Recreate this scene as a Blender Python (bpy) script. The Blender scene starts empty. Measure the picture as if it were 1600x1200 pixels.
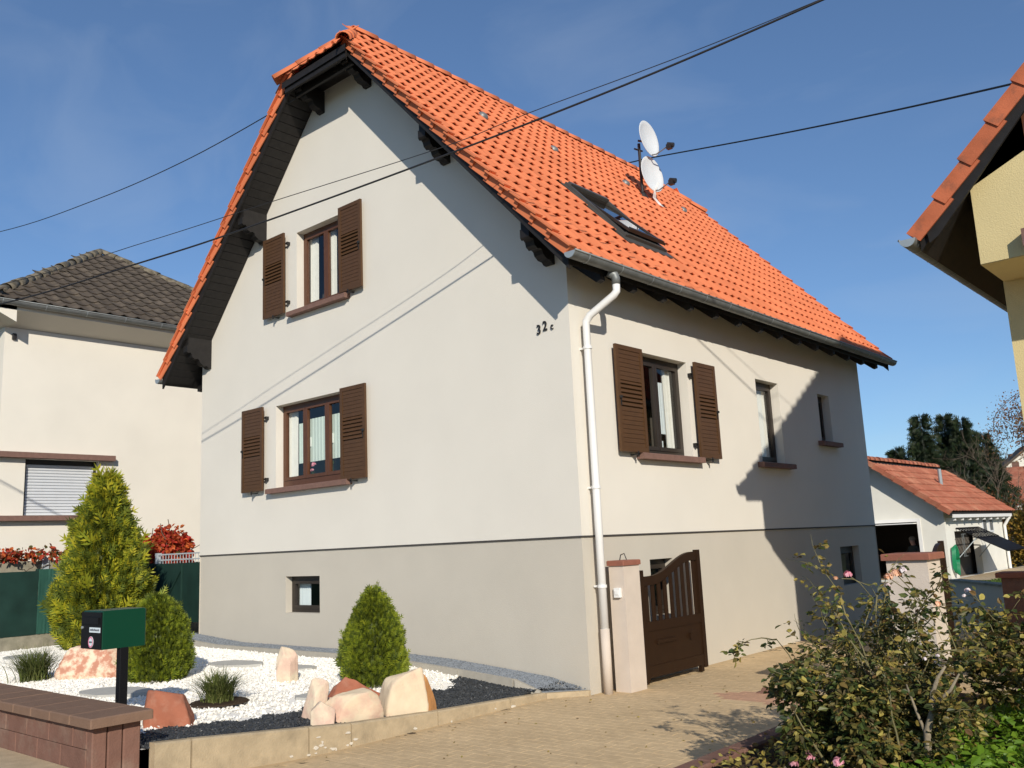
import bpy, bmesh, math, random
import numpy as np
from mathutils import Vector, Matrix, noise
from mathutils.geometry import tessellate_polygon

# ------------------------------------------------------------------ camera, world, sun
scene = bpy.context.scene
COL = scene.collection
RAD = math.radians
CAM = (5.919, -7.792, -0.066)
YAW, PITCH, ROLL = RAD(41.142), RAD(10.156), RAD(-2.631)
cam_d = bpy.data.cameras.new('camera')
cam = bpy.data.objects.new('camera', cam_d)
COL.objects.link(cam)
fw = Vector((-math.sin(YAW) * math.cos(PITCH), math.cos(YAW) * math.cos(PITCH), math.sin(PITCH)))
rt = Vector((math.cos(YAW), math.sin(YAW), 0))
up = rt.cross(fw)
rt2 = rt * math.cos(ROLL) + up * math.sin(ROLL)
up2 = up * math.cos(ROLL) - rt * math.sin(ROLL)
cam.matrix_world = Matrix(((rt2.x, up2.x, -fw.x, CAM[0]), (rt2.y, up2.y, -fw.y, CAM[1]),
                           (rt2.z, up2.z, -fw.z, CAM[2]), (0, 0, 0, 1)))
cam_d.sensor_width = 36
cam_d.lens = 36 * 1407.46 / 1600
cam_d.clip_start = 0.05
cam_d.clip_end = 2000
scene.camera = cam

SUN_D = Vector((-1.0, 0.82, -0.60)).normalized()
world = bpy.data.worlds.new('World')
scene.world = world
world.use_nodes = True
wn = world.node_tree.nodes
sky = wn.new('ShaderNodeTexSky')
sky.sky_type = 'NISHITA'
sky.sun_disc = False
sky.sun_elevation = math.asin(-SUN_D.z)
sky.sun_rotation = math.atan2(-SUN_D.x, -SUN_D.y)
sky.altitude = 200
sky.air_density = 1.0
sky.dust_density = 0.0
sky.ozone_density = 8.0
sky_hs = wn.new('ShaderNodeHueSaturation')
sky_hs.inputs['Saturation'].default_value = 0.97
sky_gm = wn.new('ShaderNodeGamma')
sky_gm.inputs[1].default_value = 0.85
world.node_tree.links.new(sky.outputs[0], sky_hs.inputs['Color'])
world.node_tree.links.new(sky_hs.outputs[0], sky_gm.inputs[0])
sky_tc = wn.new('ShaderNodeTexCoord')
sky_mp = wn.new('ShaderNodeMapping')
sky_mp.inputs['Rotation'].default_value = (0.3, 0.5, 0.9)
sky_mp.inputs['Scale'].default_value = (1.3, 5.0, 6.5)
sky_nz = wn.new('ShaderNodeTexNoise')
sky_nz.inputs['Scale'].default_value = 1.6
sky_nz.inputs['Detail'].default_value = 6
sky_nz.inputs['Distortion'].default_value = 0.6
sky_mr = wn.new('ShaderNodeMapRange')
sky_mr.inputs['From Min'].default_value = 0.48
sky_mr.inputs['From Max'].default_value = 0.8
sky_mr.inputs['To Max'].default_value = 0.16
sky_mx = wn.new('ShaderNodeMix')
sky_mx.data_type = 'RGBA'
sky_mx.inputs['B'].default_value = (3.6, 4.1, 4.8, 1)      # thin cirrus
WL = world.node_tree.links.new
WL(sky_tc.outputs['Generated'], sky_mp.inputs['Vector'])
WL(sky_mp.outputs[0], sky_nz.inputs['Vector'])
WL(sky_nz.outputs['Fac'], sky_mr.inputs['Value'])
WL(sky_mr.outputs['Result'], sky_mx.inputs['Factor'])
WL(sky_gm.outputs[0], sky_mx.inputs['A'])
WL(sky_mx.outputs['Result'], wn['Background'].inputs[0])
wn['Background'].inputs[1].default_value = 0.148
sun_d = bpy.data.lights.new('sun', 'SUN')
sun_d.energy = 4.4
sun_d.angle = RAD(0.55)
sun_d.color = (1.0, 0.93, 0.82)
sun = bpy.data.objects.new('sun', sun_d)
COL.objects.link(sun)
sun.rotation_euler = SUN_D.to_track_quat('-Z', 'Y').to_euler()
sun.location = (20, -18, 14)
vs = scene.view_settings
vs.view_transform = 'Standard'
vs.look = 'None'
vs.exposure = 0.0
vs.gamma = 1.0
vs.use_curve_mapping = False

rng = np.random.default_rng(7)
random.seed(5)

# ------------------------------------------------------------------ materials
def _nt(name):
    m = bpy.data.materials.new(name)
    m.use_nodes = True
    return m, m.node_tree, m.node_tree.nodes['Principled BSDF']

def mat(name, col, rough=0.7, var=0.12, scale=6.0, col2=None, mix2=(0.45, 0.6), s2=2.0, bump=0.0, bscale=60.0,
        metal=0.0, spec=0.5, island=0.0, coat=0.0, detail=5.0):
    """colour with fine mottling, optional second colour in blotches, per-piece variation and fine relief"""
    m, nt, b = _nt(name)
    L = nt.links.new
    tc = nt.nodes.new('ShaderNodeTexCoord')
    geo = nt.nodes.new('ShaderNodeNewGeometry')
    nz = nt.nodes.new('ShaderNodeTexNoise')
    nz.inputs['Scale'].default_value = scale
    nz.inputs['Detail'].default_value = detail
    L(geo.outputs['Position'], nz.inputs['Vector'])
    base = None
    if col2 is not None:
        n2 = nt.nodes.new('ShaderNodeTexNoise')
        n2.inputs['Scale'].default_value = s2
        n2.inputs['Detail'].default_value = 6
        n2.inputs['Roughness'].default_value = 0.65
        L(geo.outputs['Position'], n2.inputs['Vector'])
        r2 = nt.nodes.new('ShaderNodeValToRGB')
        r2.color_ramp.elements[0].position = mix2[0]
        r2.color_ramp.elements[1].position = mix2[1]
        r2.color_ramp.elements[0].color = (*col, 1)
        r2.color_ramp.elements[1].color = (*col2, 1)
        L(n2.outputs['Fac'], r2.inputs['Fac'])
        base = r2.outputs['Color']
    mr = nt.nodes.new('ShaderNodeMapRange')
    mr.inputs['From Min'].default_value = 0.25
    mr.inputs['From Max'].default_value = 0.75
    mr.inputs['To Min'].default_value = 1 - var
    mr.inputs['To Max'].default_value = 1 + var
    L(nz.outputs['Fac'], mr.inputs['Value'])
    hsv = nt.nodes.new('ShaderNodeHueSaturation')
    if base is not None:
        L(base, hsv.inputs['Color'])
    else:
        hsv.inputs['Color'].default_value = (*col, 1)
    val = mr.outputs['Result']
    if island > 0:
        for src in (geo.outputs['Random Per Island'], nt.nodes.new('ShaderNodeObjectInfo').outputs['Random']):
            m2 = nt.nodes.new('ShaderNodeMapRange')
            m2.inputs['To Min'].default_value = 1 - island
            m2.inputs['To Max'].default_value = 1 + island
            L(src, m2.inputs['Value'])
            mu = nt.nodes.new('ShaderNodeMath')
            mu.operation = 'MULTIPLY'
            L(val, mu.inputs[0])
            L(m2.outputs['Result'], mu.inputs[1])
            val = mu.outputs[0]
    L(val, hsv.inputs['Value'])
    L(hsv.outputs['Color'], b.inputs['Base Color'])
    b.inputs['Roughness'].default_value = rough
    b.inputs['Metallic'].default_value = metal
    b.inputs['Specular IOR Level'].default_value = spec
    b.inputs['Coat Weight'].default_value = coat
    if bump > 0:
        nb = nt.nodes.new('ShaderNodeTexNoise')
        nb.inputs['Scale'].default_value = bscale
        nb.inputs['Detail'].default_value = 4
        L(geo.outputs['Position'], nb.inputs['Vector'])
        bp = nt.nodes.new('ShaderNodeBump')
        bp.inputs['Strength'].default_value = bump
        bp.inputs['Distance'].default_value = 0.01
        L(nb.outputs['Fac'], bp.inputs['Height'])
        L(bp.outputs['Normal'], b.inputs['Normal'])
    return m

def leafmat(name, cols, trans=0.3, rough=0.55):
    m, nt, b = _nt(name)
    L = nt.links.new
    geo = nt.nodes.new('ShaderNodeNewGeometry')
    rp = nt.nodes.new('ShaderNodeValToRGB')
    el = rp.color_ramp.elements
    n = len(cols)
    el[0].position = 0; el[0].color = (*cols[0], 1)
    el[1].position = 1; el[1].color = (*cols[-1], 1)
    for i in range(1, n - 1):
        e = el.new(i / (n - 1)); e.color = (*cols[i], 1)
    L(geo.outputs['Random Per Island'], rp.inputs['Fac'])
    nz = nt.nodes.new('ShaderNodeTexNoise'); nz.inputs['Scale'].default_value = 3.5
    L(geo.outputs['Position'], nz.inputs['Vector'])
    mr = nt.nodes.new('ShaderNodeMapRange')
    mr.inputs['From Min'].default_value = .3; mr.inputs['From Max'].default_value = .7
    mr.inputs['To Min'].default_value = .75; mr.inputs['To Max'].default_value = 1.25
    L(nz.outputs['Fac'], mr.inputs['Value'])
    hs = nt.nodes.new('ShaderNodeHueSaturation')
    L(rp.outputs['Color'], hs.inputs['Color']); L(mr.outputs['Result'], hs.inputs['Value'])
    L(hs.outputs['Color'], b.inputs['Base Color'])
    b.inputs['Roughness'].default_value = rough
    b.inputs['Specular IOR Level'].default_value = 0.3
    tr = nt.nodes.new('ShaderNodeBsdfTranslucent')
    L(hs.outputs['Color'], tr.inputs['Color'])
    mx = nt.nodes.new('ShaderNodeMixShader'); mx.inputs[0].default_value = trans
    out = nt.nodes['Material Output']
    L(b.outputs[0], mx.inputs[1]); L(tr.outputs[0], mx.inputs[2]); L(mx.outputs[0], out.inputs['Surface'])
    return m

def glassmat(name, tint=(0.85, 0.88, 0.88), refl=0.05):
    m, nt, b = _nt(name)
    L = nt.links.new
    nt.nodes.remove(b)
    lw = nt.nodes.new('ShaderNodeLayerWeight'); lw.inputs['Blend'].default_value = 0.5
    mr = nt.nodes.new('ShaderNodeMapRange'); mr.inputs['To Min'].default_value = refl; mr.inputs['To Max'].default_value = 0.95
    pw5 = nt.nodes.new('ShaderNodeMath'); pw5.operation = 'POWER'; pw5.inputs[1].default_value = 4.0
    L(lw.outputs['Facing'], pw5.inputs[0])
    L(pw5.outputs[0], mr.inputs['Value'])
    t = nt.nodes.new('ShaderNodeBsdfTransparent'); t.inputs['Color'].default_value = (*tint, 1)
    g = nt.nodes.new('ShaderNodeBsdfGlossy'); g.inputs['Roughness'].default_value = 0.015
    nz = nt.nodes.new('ShaderNodeTexNoise'); nz.inputs['Scale'].default_value = 1.2
    bp = nt.nodes.new('ShaderNodeBump'); bp.inputs['Strength'].default_value = 0.06
    L(nz.outputs['Fac'], bp.inputs['Height']); L(bp.outputs['Normal'], g.inputs['Normal'])
    mx = nt.nodes.new('ShaderNodeMixShader')
    L(mr.outputs['Result'], mx.inputs[0]); L(t.outputs[0], mx.inputs[1]); L(g.outputs[0], mx.inputs[2])
    L(mx.outputs[0], nt.nodes['Material Output'].inputs['Surface'])
    return m

M = {}
M['wall'] = mat('wall_render', (0.735, 0.692, 0.605), 0.9, 0.03, 1.1, bump=0.25, bscale=140, spec=0.2)
M['plinth'] = mat('plinth_render', (0.545, 0.50, 0.418), 0.9, 0.035, 1.6, bump=0.25, bscale=140, spec=0.2)
M['trim'] = mat('dark_groove', (0.05, 0.045, 0.04), 0.8)
M['tile'] = mat('orange_clay', (0.65, 0.190, 0.080), 0.8, 0.10, 3.0, island=0.10, bump=0.1, bscale=80, spec=0.25)
M['tile2'] = mat('weathered_clay', (0.46, 0.13, 0.06), 0.8, 0.2, 5.0, col2=(0.22, 0.09, 0.055), mix2=(0.5, 0.75), s2=7, island=0.1, bump=0.2, bscale=60, spec=0.2)
M['tile_g'] = mat('garage_clay', (0.36, 0.12, 0.07), 0.85, 0.15, 3.0, col2=(0.44, 0.2, 0.12), mix2=(0.45, 0.7), s2=2.5, island=0.12, spec=0.2)
M['tile_d'] = mat('mossy_concrete_tile', (0.085, 0.068, 0.052), 0.9, 0.25, 5.0, col2=(0.15, 0.12, 0.085), mix2=(0.52, 0.75), s2=3, island=0.15, bump=0.3, bscale=40, spec=0.2)
M['lichen'] = mat('lichen_mortar', (0.20, 0.17, 0.12), 0.95, 0.3, 9.0, col2=(0.09, 0.075, 0.05), mix2=(0.4, 0.6), s2=8)
M['darkwood'] = mat('dark_stained_wood', (0.017, 0.015, 0.014), 0.6, 0.25, 12.0, spec=0.3)
M['shutter'] = mat('brown_shutter_paint', (0.088, 0.043, 0.018), 0.5, 0.10, 9.0, spec=0.3)
M['frame'] = mat('brown_window_frame', (0.105, 0.042, 0.020), 0.4, 0.12, 14.0, spec=0.4)
M['frame_d'] = mat('dark_window_frame', (0.030, 0.022, 0.016), 0.45, 0.1, 9.0)
M['sill'] = mat('red_sandstone', (0.19, 0.105, 0.08), 0.85, 0.14, 16.0, bump=0.3, bscale=70)
M['zinc'] = mat('weathered_zinc', (0.20, 0.21, 0.205), 0.5, 0.2, 7.0, metal=0.35)
M['alu'] = mat('brown_grey_aluminium', (0.10, 0.095, 0.085), 0.45, 0.1, 7.0, metal=0.3)
M['zinc_l'] = mat('bright_zinc', (0.38, 0.42, 0.43), 0.45, 0.1, 7.0, metal=0.4)
M['white'] = mat('white_pvc', (0.80, 0.79, 0.76), 0.45, 0.03, 5.0)
M['iron'] = mat('black_iron', (0.018, 0.016, 0.015), 0.5, 0.1, 20.0)
M['glass'] = glassmat('window_glass', (0.90, 0.92, 0.91), 0.07)
M['glass_sky'] = glassmat('roof_window_glass', (0.2, 0.22, 0.25), 0.75)
M['room'] = mat('unlit_room_tone', (0.10, 0.085, 0.07), 0.9, 0.1, 1.0)  # dark colour stands for the dimness of unlit rooms
M['curtain'] = mat('sheer_curtain', (0.80, 0.78, 0.72), 0.9, 0.05, 10.0)
M['blind'] = mat('pale_green_blind', (0.74, 0.84, 0.74), 0.9, 0.03, 6.0)
M['blind_w'] = mat('pale_blue_blind', (0.70, 0.76, 0.78), 0.9, 0.03, 6.0)
M['gate'] = mat('brown_gate_paint', (0.026, 0.012, 0.005), 0.5, 0.08, 7.0, spec=0.2)
M['paver'] = mat('sand_concrete_paver', (0.60, 0.445, 0.26), 0.95, 0.10, 18.0, col2=(0.53, 0.39, 0.225), mix2=(0.4, 0.65), s2=1.3, island=0.025, bump=0.35, bscale=120, spec=0.15)
M['paver_r'] = mat('reddish_concrete_paver', (0.52, 0.31, 0.20), 0.95, 0.10, 18.0, island=0.05, bump=0.35, bscale=120, spec=0.15)
M['joint'] = mat('sandy_joint', (0.55, 0.41, 0.24), 0.98, 0.12, 20.0, col2=(0.12, 0.09, 0.06), mix2=(0.57, 0.63), s2=7.0, spec=0.1)
M['kerb'] = mat('kerb_concrete', (0.46, 0.365, 0.235), 0.95, 0.12, 14.0, col2=(0.36, 0.285, 0.185), mix2=(0.45, 0.65), s2=3, bump=0.35, bscale=70, spec=0.15)
M['kerb_stain'] = mat('white_mortar_dab', (0.66, 0.60, 0.50), 0.95, 0.1, 20.0)
M['edging'] = mat('grey_concrete_edging', (0.40, 0.37, 0.31), 0.95, 0.08, 14.0, bump=0.2, bscale=90, spec=0.15)
M['gravel_w'] = mat('white_gravel', (0.84, 0.81, 0.74), 0.85, 0.05, 9.0, island=0.10, spec=0.3)
M['gravel_k'] = mat('black_slate_chips', (0.045, 0.05, 0.055), 0.5, 0.2, 30.0, island=0.45, spec=0.6)
M['gravel_g'] = mat('blue_grey_grit', (0.22, 0.24, 0.26), 0.8, 0.15, 30.0, island=0.25)
M['soil'] = mat('dark_soil', (0.055, 0.038, 0.025), 0.98, 0.3, 8.0, bump=0.6, bscale=30, spec=0.1)
M['slab'] = mat('pale_stepping_stone', (0.46, 0.45, 0.41), 0.9, 0.06, 8.0, bump=0.2, bscale=60)
M['rock_p'] = mat('pink_sandstone', (0.66, 0.46, 0.35), 0.9, 0.1, 9.0, col2=(0.70, 0.58, 0.42), mix2=(0.42, 0.58), s2=5, bump=0.5, bscale=25, spec=0.2)
M['rock_c'] = mat('cream_sandstone', (0.68, 0.55, 0.38), 0.9, 0.08, 9.0, col2=(0.64, 0.42, 0.31), mix2=(0.5, 0.66), s2=4, bump=0.4, bscale=20, spec=0.2)
M['rock_o'] = mat('ochre_sandstone', (0.62, 0.30, 0.11), 0.9, 0.12, 9.0, bump=0.4, bscale=25, spec=0.2)
M['rock_r'] = mat('red_sandstone_rock', (0.36, 0.13, 0.075), 0.9, 0.12, 9.0, col2=(0.42, 0.20, 0.13), mix2=(0.5, 0.7), s2=6, bump=0.4, bscale=30, spec=0.2)
M['rock_q'] = mat('veined_pink_stone', (0.55, 0.26, 0.17), 0.85, 0.12, 9.0, col2=(0.74, 0.58, 0.42), mix2=(0.44, 0.56), s2=9, bump=0.5, bscale=25, spec=0.2)
M['block'] = mat('red_brown_concrete_block', (0.195, 0.105, 0.078), 0.95, 0.10, 14.0, col2=(0.24, 0.16, 0.12), mix2=(0.5, 0.75), s2=5, island=0.06, bump=0.4, bscale=60, spec=0.15)
M['coping'] = mat('brown_concrete_coping', (0.205, 0.128, 0.088), 0.95, 0.08, 12.0, island=0.04, bump=0.3, bscale=90, spec=0.15)
M['pillar'] = mat('pillar_render', (0.62, 0.53, 0.44), 0.92, 0.05, 6.0, bump=0.3, bscale=120, spec=0.2)
M['pcap'] = mat('terracotta_cap', (0.27, 0.10, 0.062), 0.85, 0.12, 12.0, bump=0.2, bscale=60)
M['green_box'] = mat('green_enamel', (0.002, 0.045, 0.022), 0.4, 0.03, 4.0, spec=0.25)
M['black_paint'] = mat('black_enamel', (0.008, 0.008, 0.009), 0.5, 0.05, 6.0, spec=0.15)
M['paper'] = mat('white_label', (0.70, 0.78, 0.80), 0.6, 0.02)
M['pinkprint'] = mat('pink_print', (0.75, 0.18, 0.30), 0.6, 0.02)
M['ink'] = mat('grey_ink', (0.10, 0.11, 0.13), 0.7, 0.02)
M['mesh_g'] = mat('dark_green_windbreak', (0.010, 0.034, 0.026), 0.75, 0.25, 3.0, spec=0.25)
M['mesh_g2'] = mat('paler_green_windbreak', (0.024, 0.085, 0.062), 0.75, 0.15, 3.0, spec=0.25)
M['concrete'] = mat('mossy_concrete', (0.30, 0.27, 0.20), 0.95, 0.2, 7.0, col2=(0.16, 0.15, 0.10), mix2=(0.45, 0.7), s2=2.5, bump=0.4, bscale=40)
M['galva'] = mat('galvanised_post', (0.50, 0.54, 0.56), 0.5, 0.08, 8.0, metal=0.2)
M['nwall'] = mat('neighbour_render', (0.76, 0.715, 0.62), 0.9, 0.04, 1.2, bump=0.3, bscale=90, spec=0.2)
M['ywall'] = mat('yellow_render', (0.66, 0.54, 0.28), 0.9, 0.07, 1.5, bump=0.4, bscale=90, spec=0.2)
M['gwall'] = mat('garage_render', (0.76, 0.74, 0.66), 0.9, 0.05, 2.0, bump=0.2, bscale=60, spec=0.2)
M['gshut'] = mat('grey_white_slats', (0.62, 0.64, 0.66), 0.6, 0.03)
M['cable'] = mat('black_cable', (0.012, 0.012, 0.014), 0.6, 0.1)
M['dish'] = mat('white_dish_paint', (0.66, 0.68, 0.68), 0.5, 0.04, 5.0)
M['hose'] = mat('green_hose', (0.01, 0.22, 0.09), 0.4, 0.1)
M['bark'] = mat('grey_brown_bark', (0.13, 0.10, 0.07), 0.95, 0.3, 25.0, bump=0.8, bscale=40)
M['bark_w'] = mat('pale_old_rose_bark', (0.22, 0.18, 0.12), 0.95, 0.35, 25.0, bump=0.6, bscale=60)
M['cane'] = mat('green_brown_cane', (0.16, 0.14, 0.06), 0.7, 0.3, 15.0)
M['lawn'] = mat('lawn_soil', (0.07, 0.10, 0.025), 0.95, 0.3, 4.0, col2=(0.13, 0.13, 0.04), mix2=(0.45, 0.65), s2=1.2)
M['terrain'] = mat('field', (0.075, 0.085, 0.03), 0.98, 0.3, 0.5, col2=(0.12, 0.10, 0.05), mix2=(0.45, 0.6), s2=0.05)
M['asphalt'] = mat('asphalt', (0.075, 0.072, 0.068), 0.95, 0.2, 30.0, bump=0.4, bscale=150, spec=0.2)
M['walk'] = mat('sidewalk_concrete', (0.50, 0.39, 0.25), 0.95, 0.14, 10.0, bump=0.4, bscale=100, spec=0.15)
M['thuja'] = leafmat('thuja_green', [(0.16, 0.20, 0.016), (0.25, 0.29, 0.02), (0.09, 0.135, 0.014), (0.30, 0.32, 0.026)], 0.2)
M['thuja_d'] = leafmat('thuja_shade_tone', [(0.05, 0.075, 0.012), (0.08, 0.105, 0.014), (0.10, 0.125, 0.016)], 0.15)  # darker copy of the green, painted shade inside the crown
M['gold'] = leafmat('golden_thuja', [(0.34, 0.34, 0.022), (0.24, 0.28, 0.024), (0.50, 0.43, 0.028), (0.17, 0.22, 0.022)], 0.25)
M['gold_d'] = leafmat('golden_thuja_shade_tone', [(0.12, 0.15, 0.02), (0.07, 0.10, 0.015), (0.18, 0.20, 0.025)], 0.2)  # shadow tone of the golden thuja, put into the leaf colour
M['rose_l'] = leafmat('rose_leaf', [(0.055, 0.085, 0.024), (0.10, 0.135, 0.035), (0.15, 0.155, 0.04), (0.035, 0.06, 0.025), (0.20, 0.17, 0.05), (0.10, 0.075, 0.04), (0.07, 0.11, 0.03)], 0.38, 0.4)
M['rose_y'] = leafmat('rose_yellow_leaf', [(0.40, 0.30, 0.06), (0.30, 0.23, 0.06), (0.18, 0.10, 0.045), (0.48, 0.40, 0.10), (0.25, 0.22, 0.06)], 0.35, 0.5)
M['green_l'] = leafmat('fresh_green_leaf', [(0.15, 0.27, 0.02), (0.11, 0.21, 0.018), (0.22, 0.34, 0.03), (0.07, 0.15, 0.014)], 0.35, 0.45)
M['grass_l'] = leafmat('grass_blade', [(0.09, 0.15, 0.02), (0.06, 0.11, 0.02), (0.15, 0.18, 0.03)], 0.3)
M['tuft'] = leafmat('fescue_blade', [(0.10, 0.135, 0.03), (0.15, 0.18, 0.045), (0.20, 0.21, 0.07), (0.06, 0.09, 0.025)], 0.25)
M['vine'] = leafmat('red_vine_leaf', [(0.58, 0.06, 0.03), (0.42, 0.035, 0.025), (0.66, 0.17, 0.04), (0.32, 0.04, 0.02)], 0.35)
M['vine_g'] = leafmat('vine_green_leaf', [(0.06, 0.09, 0.02), (0.20, 0.05, 0.02), (0.09, 0.08, 0.02)], 0.3)
M['spruce'] = leafmat('spruce_needles', [(0.018, 0.032, 0.013), (0.028, 0.045, 0.016), (0.013, 0.024, 0.011), (0.05, 0.055, 0.02)], 0.1)
M['autumn'] = leafmat('autumn_hedge_leaf', [(0.38, 0.20, 0.03), (0.20, 0.16, 0.03), (0.48, 0.27, 0.04), (0.14, 0.10, 0.025)], 0.3)
M['birch'] = leafmat('birch_leaf', [(0.30, 0.13, 0.055), (0.22, 0.12, 0.07), (0.36, 0.2, 0.07)], 0.3)
M['rose_pink'] = leafmat('pink_petal', [(0.85, 0.28, 0.38), (0.80, 0.38, 0.45), (0.9, 0.5, 0.55)], 0.3)
M['rose_peach'] = leafmat('peach_petal', [(0.85, 0.48, 0.28), (0.9, 0.62, 0.45), (0.75, 0.4, 0.2)], 0.3)
M['rose_white'] = leafmat('white_petal', [(0.85, 0.8, 0.78), (0.85, 0.68, 0.68)], 0.3)
M['skin'] = mat('skin', (0.45, 0.25, 0.18), 0.6, 0.05)
M['jacket'] = mat('dark_green_jacket', (0.018, 0.026, 0.022), 0.85, 0.15)
M['jeans'] = mat('dark_trousers', (0.02, 0.022, 0.03), 0.85, 0.15)
M['hair'] = mat('grey_hair', (0.20, 0.17, 0.14), 0.8, 0.2, 60)
M['redplastic'] = mat('red_plastic', (0.22, 0.03, 0.02), 0.5, 0.1)

# ------------------------------------------------------------------ builders
def link(name, me, m=None, parent=None, smooth=False):
    o = bpy.data.objects.new(name, me)
    COL.objects.link(o)
    if m is not None and me is not None and len(me.materials) == 0:
        me.materials.append(m)
    if smooth and me is not None:
        me.shade_smooth()
    if parent is not None:
        o.parent = parent
        o.matrix_parent_inverse = parent.matrix_basis.inverted()
    return o

def tag(o, label=None, cat=None, group=None, kind=None):
    if label: o['label'] = label
    if cat: o['category'] = cat
    if group: o['group'] = group
    if kind: o['kind'] = kind
    return o

def empty(name, loc, label, cat, group=None):
    o = bpy.data.objects.new(name, None)
    COL.objects.link(o)
    o.location = loc
    o.empty_display_size = 0.2
    return tag(o, label, cat, group)

class MB:
    def __init__(s):
        s.v, s.f = [], []
    def add(s, vs_, fs_):
        n = len(s.v)
        s.v += [tuple(v) for v in vs_]
        s.f += [tuple(i + n for i in f) for f in fs_]
        return s
    def box(s, x0, x1, y0, y1, z0, z1):
        return s.add([(x0, y0, z0), (x1, y0, z0), (x1, y1, z0), (x0, y1, z0), (x0, y0, z1), (x1, y0, z1), (x1, y1, z1), (x0, y1, z1)],
                     [(3, 2, 1, 0), (4, 5, 6, 7), (0, 1, 5, 4), (1, 2, 6, 5), (2, 3, 7, 6), (3, 0, 4, 7)])
    def cbox(s, x0, x1, y0, y1, z0, z1, b=0.006):
        """box with chamfered top and vertical edges"""
        def ring(x0, x1, y0, y1, z, c):
            return [(x0 + c, y0, z), (x1 - c, y0, z), (x1, y0 + c, z), (x1, y1 - c, z), (x1 - c, y1, z), (x0 + c, y1, z), (x0, y1 - c, z), (x0, y0 + c, z)]
        r = ring(x0, x1, y0, y1, z0, b) + ring(x0, x1, y0, y1, z1 - b, b) + ring(x0 + b, x1 - b, y0 + b, y1 - b, z1, b)
        f = []
        for k in (0, 8):
            for i in range(8):
                j = (i + 1) % 8
                f.append((k + i, k + j, k + 8 + j, k + 8 + i))
        f.append(tuple(range(16, 24)))
        f.append(tuple(range(7, -1, -1)))
        return s.add(r, f)
    def prism(s, poly, d):
        """poly: 3-D points in order, extruded by vector d"""
        n = len(poly)
        P = [Vector(p) for p in poly]
        D = Vector(d)
        nn = Vector((0, 0, 0))
        for i in range(n):
            nn += P[i].cross(P[(i + 1) % n])
        if nn.dot(D) > 0:
            P.reverse()
        V = P + [p + D for p in P]
        F = [tuple(range(n)), tuple(range(2 * n - 1, n - 1, -1))]
        for i in range(n):
            j = (i + 1) % n
            F.append((j, i, n + i, n + j))
        return s.add(V, F)
    def tube(s, pts, rad, n=8, cap=True):
        P = [Vector(p) for p in pts]
        m = len(P)
        R = rad if hasattr(rad, '__len__') else [rad] * m
        ref = Vector((0, 0, 1))
        V, F = [], []
        t0 = (P[1] - P[0]).normalized()
        if abs(t0.dot(ref)) > 0.9: ref = Vector((1, 0, 0))
        a = t0.cross(ref).normalized()
        for i in range(m):
            if i == 0: t = P[1] - P[0]
            elif i == m - 1: t = P[-1] - P[-2]
            else: t = (P[i + 1] - P[i]).normalized() + (P[i] - P[i - 1]).normalized()
            t.normalize()
            a = (a - t * a.dot(t)).normalized()
            b = t.cross(a)
            k = 1.0
            if 0 < i < m - 1:
                c = (P[i + 1] - P[i]).normalized().dot((P[i] - P[i - 1]).normalized())
                k = 1 / max(0.5, math.sqrt((1 + c) / 2))
            for j in range(n):
                an = 2 * math.pi * j / n
                V.append(P[i] + (a * math.cos(an) + b * math.sin(an)) * R[i])
        for i in range(m - 1):
            for j in range(n):
                q = (j + 1) % n
                F.append((i * n + j, i * n + q, (i + 1) * n + q, (i + 1) * n + j))
        if cap:
            F.append(tuple(range(n - 1, -1, -1)))
            F.append(tuple(range((m - 1) * n, m * n)))
        return s.add(V, F)
    def lathe(s, prof, M4, n=20):
        V, F = [], []
        m = len(prof)
        for (r, z) in prof:
            for j in range(n):
                an = 2 * math.pi * j / n
                V.append(M4 @ Vector((r * math.cos(an), r * math.sin(an), z)))
        for i in range(m - 1):
            for j in range(n):
                q = (j + 1) % n
                F.append((i * n + j, i * n + q, (i + 1) * n + q, (i + 1) * n + j))
        return s.add(V, F)
    def mesh(s, name):
        me = bpy.data.meshes.new(name)
        me.from_pydata(s.v, [], s.f)
        me.update()
        return me
    def build(s, name, m, parent=None, smooth=False):
        return link(name, s.mesh(name), m, parent, smooth)

def np_mesh(name, V, F, smooth=False):
    """V (n,3), F (m,3|4) arrays"""
    me = bpy.data.meshes.new(name)
    V = np.asarray(V, np.float32)
    F = np.asarray(F, np.int32)
    k = F.shape[1]
    me.vertices.add(len(V))
    me.vertices.foreach_set('co', V.ravel())
    me.loops.add(F.size)
    me.loops.foreach_set('vertex_index', F.ravel())
    me.polygons.add(len(F))
    me.polygons.foreach_set('loop_start', np.arange(0, F.size, k, dtype=np.int32))
    me.polygons.foreach_set('loop_total', np.full(len(F), k, np.int32))
    me.polygons.foreach_set('use_smooth', np.full(len(F), bool(smooth)))
    me.update(calc_edges=True)
    me.validate()
    return me

def replicate(tv, tf, mats):
    """template verts (n,3), faces (m,k), list of 4x4 -> joined arrays"""
    A = np.array([np.array(m) for m in mats])
    tvh = np.concatenate([tv, np.ones((len(tv), 1))], 1)
    V = np.einsum('aij,nj->ani', A, tvh)[:, :, :3].reshape(-1, 3)
    F = (tf[None] + (np.arange(len(A)) * len(tv))[:, None, None]).reshape(-1, tf.shape[1])
    return V, F

def frame_mat(o, ex, ey, ez):
    return Matrix(((ex[0], ey[0], ez[0], o[0]), (ex[1], ey[1], ez[1], o[1]), (ex[2], ey[2], ez[2], o[2]), (0, 0, 0, 1)))

CAMV = Vector(CAM)

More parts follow.
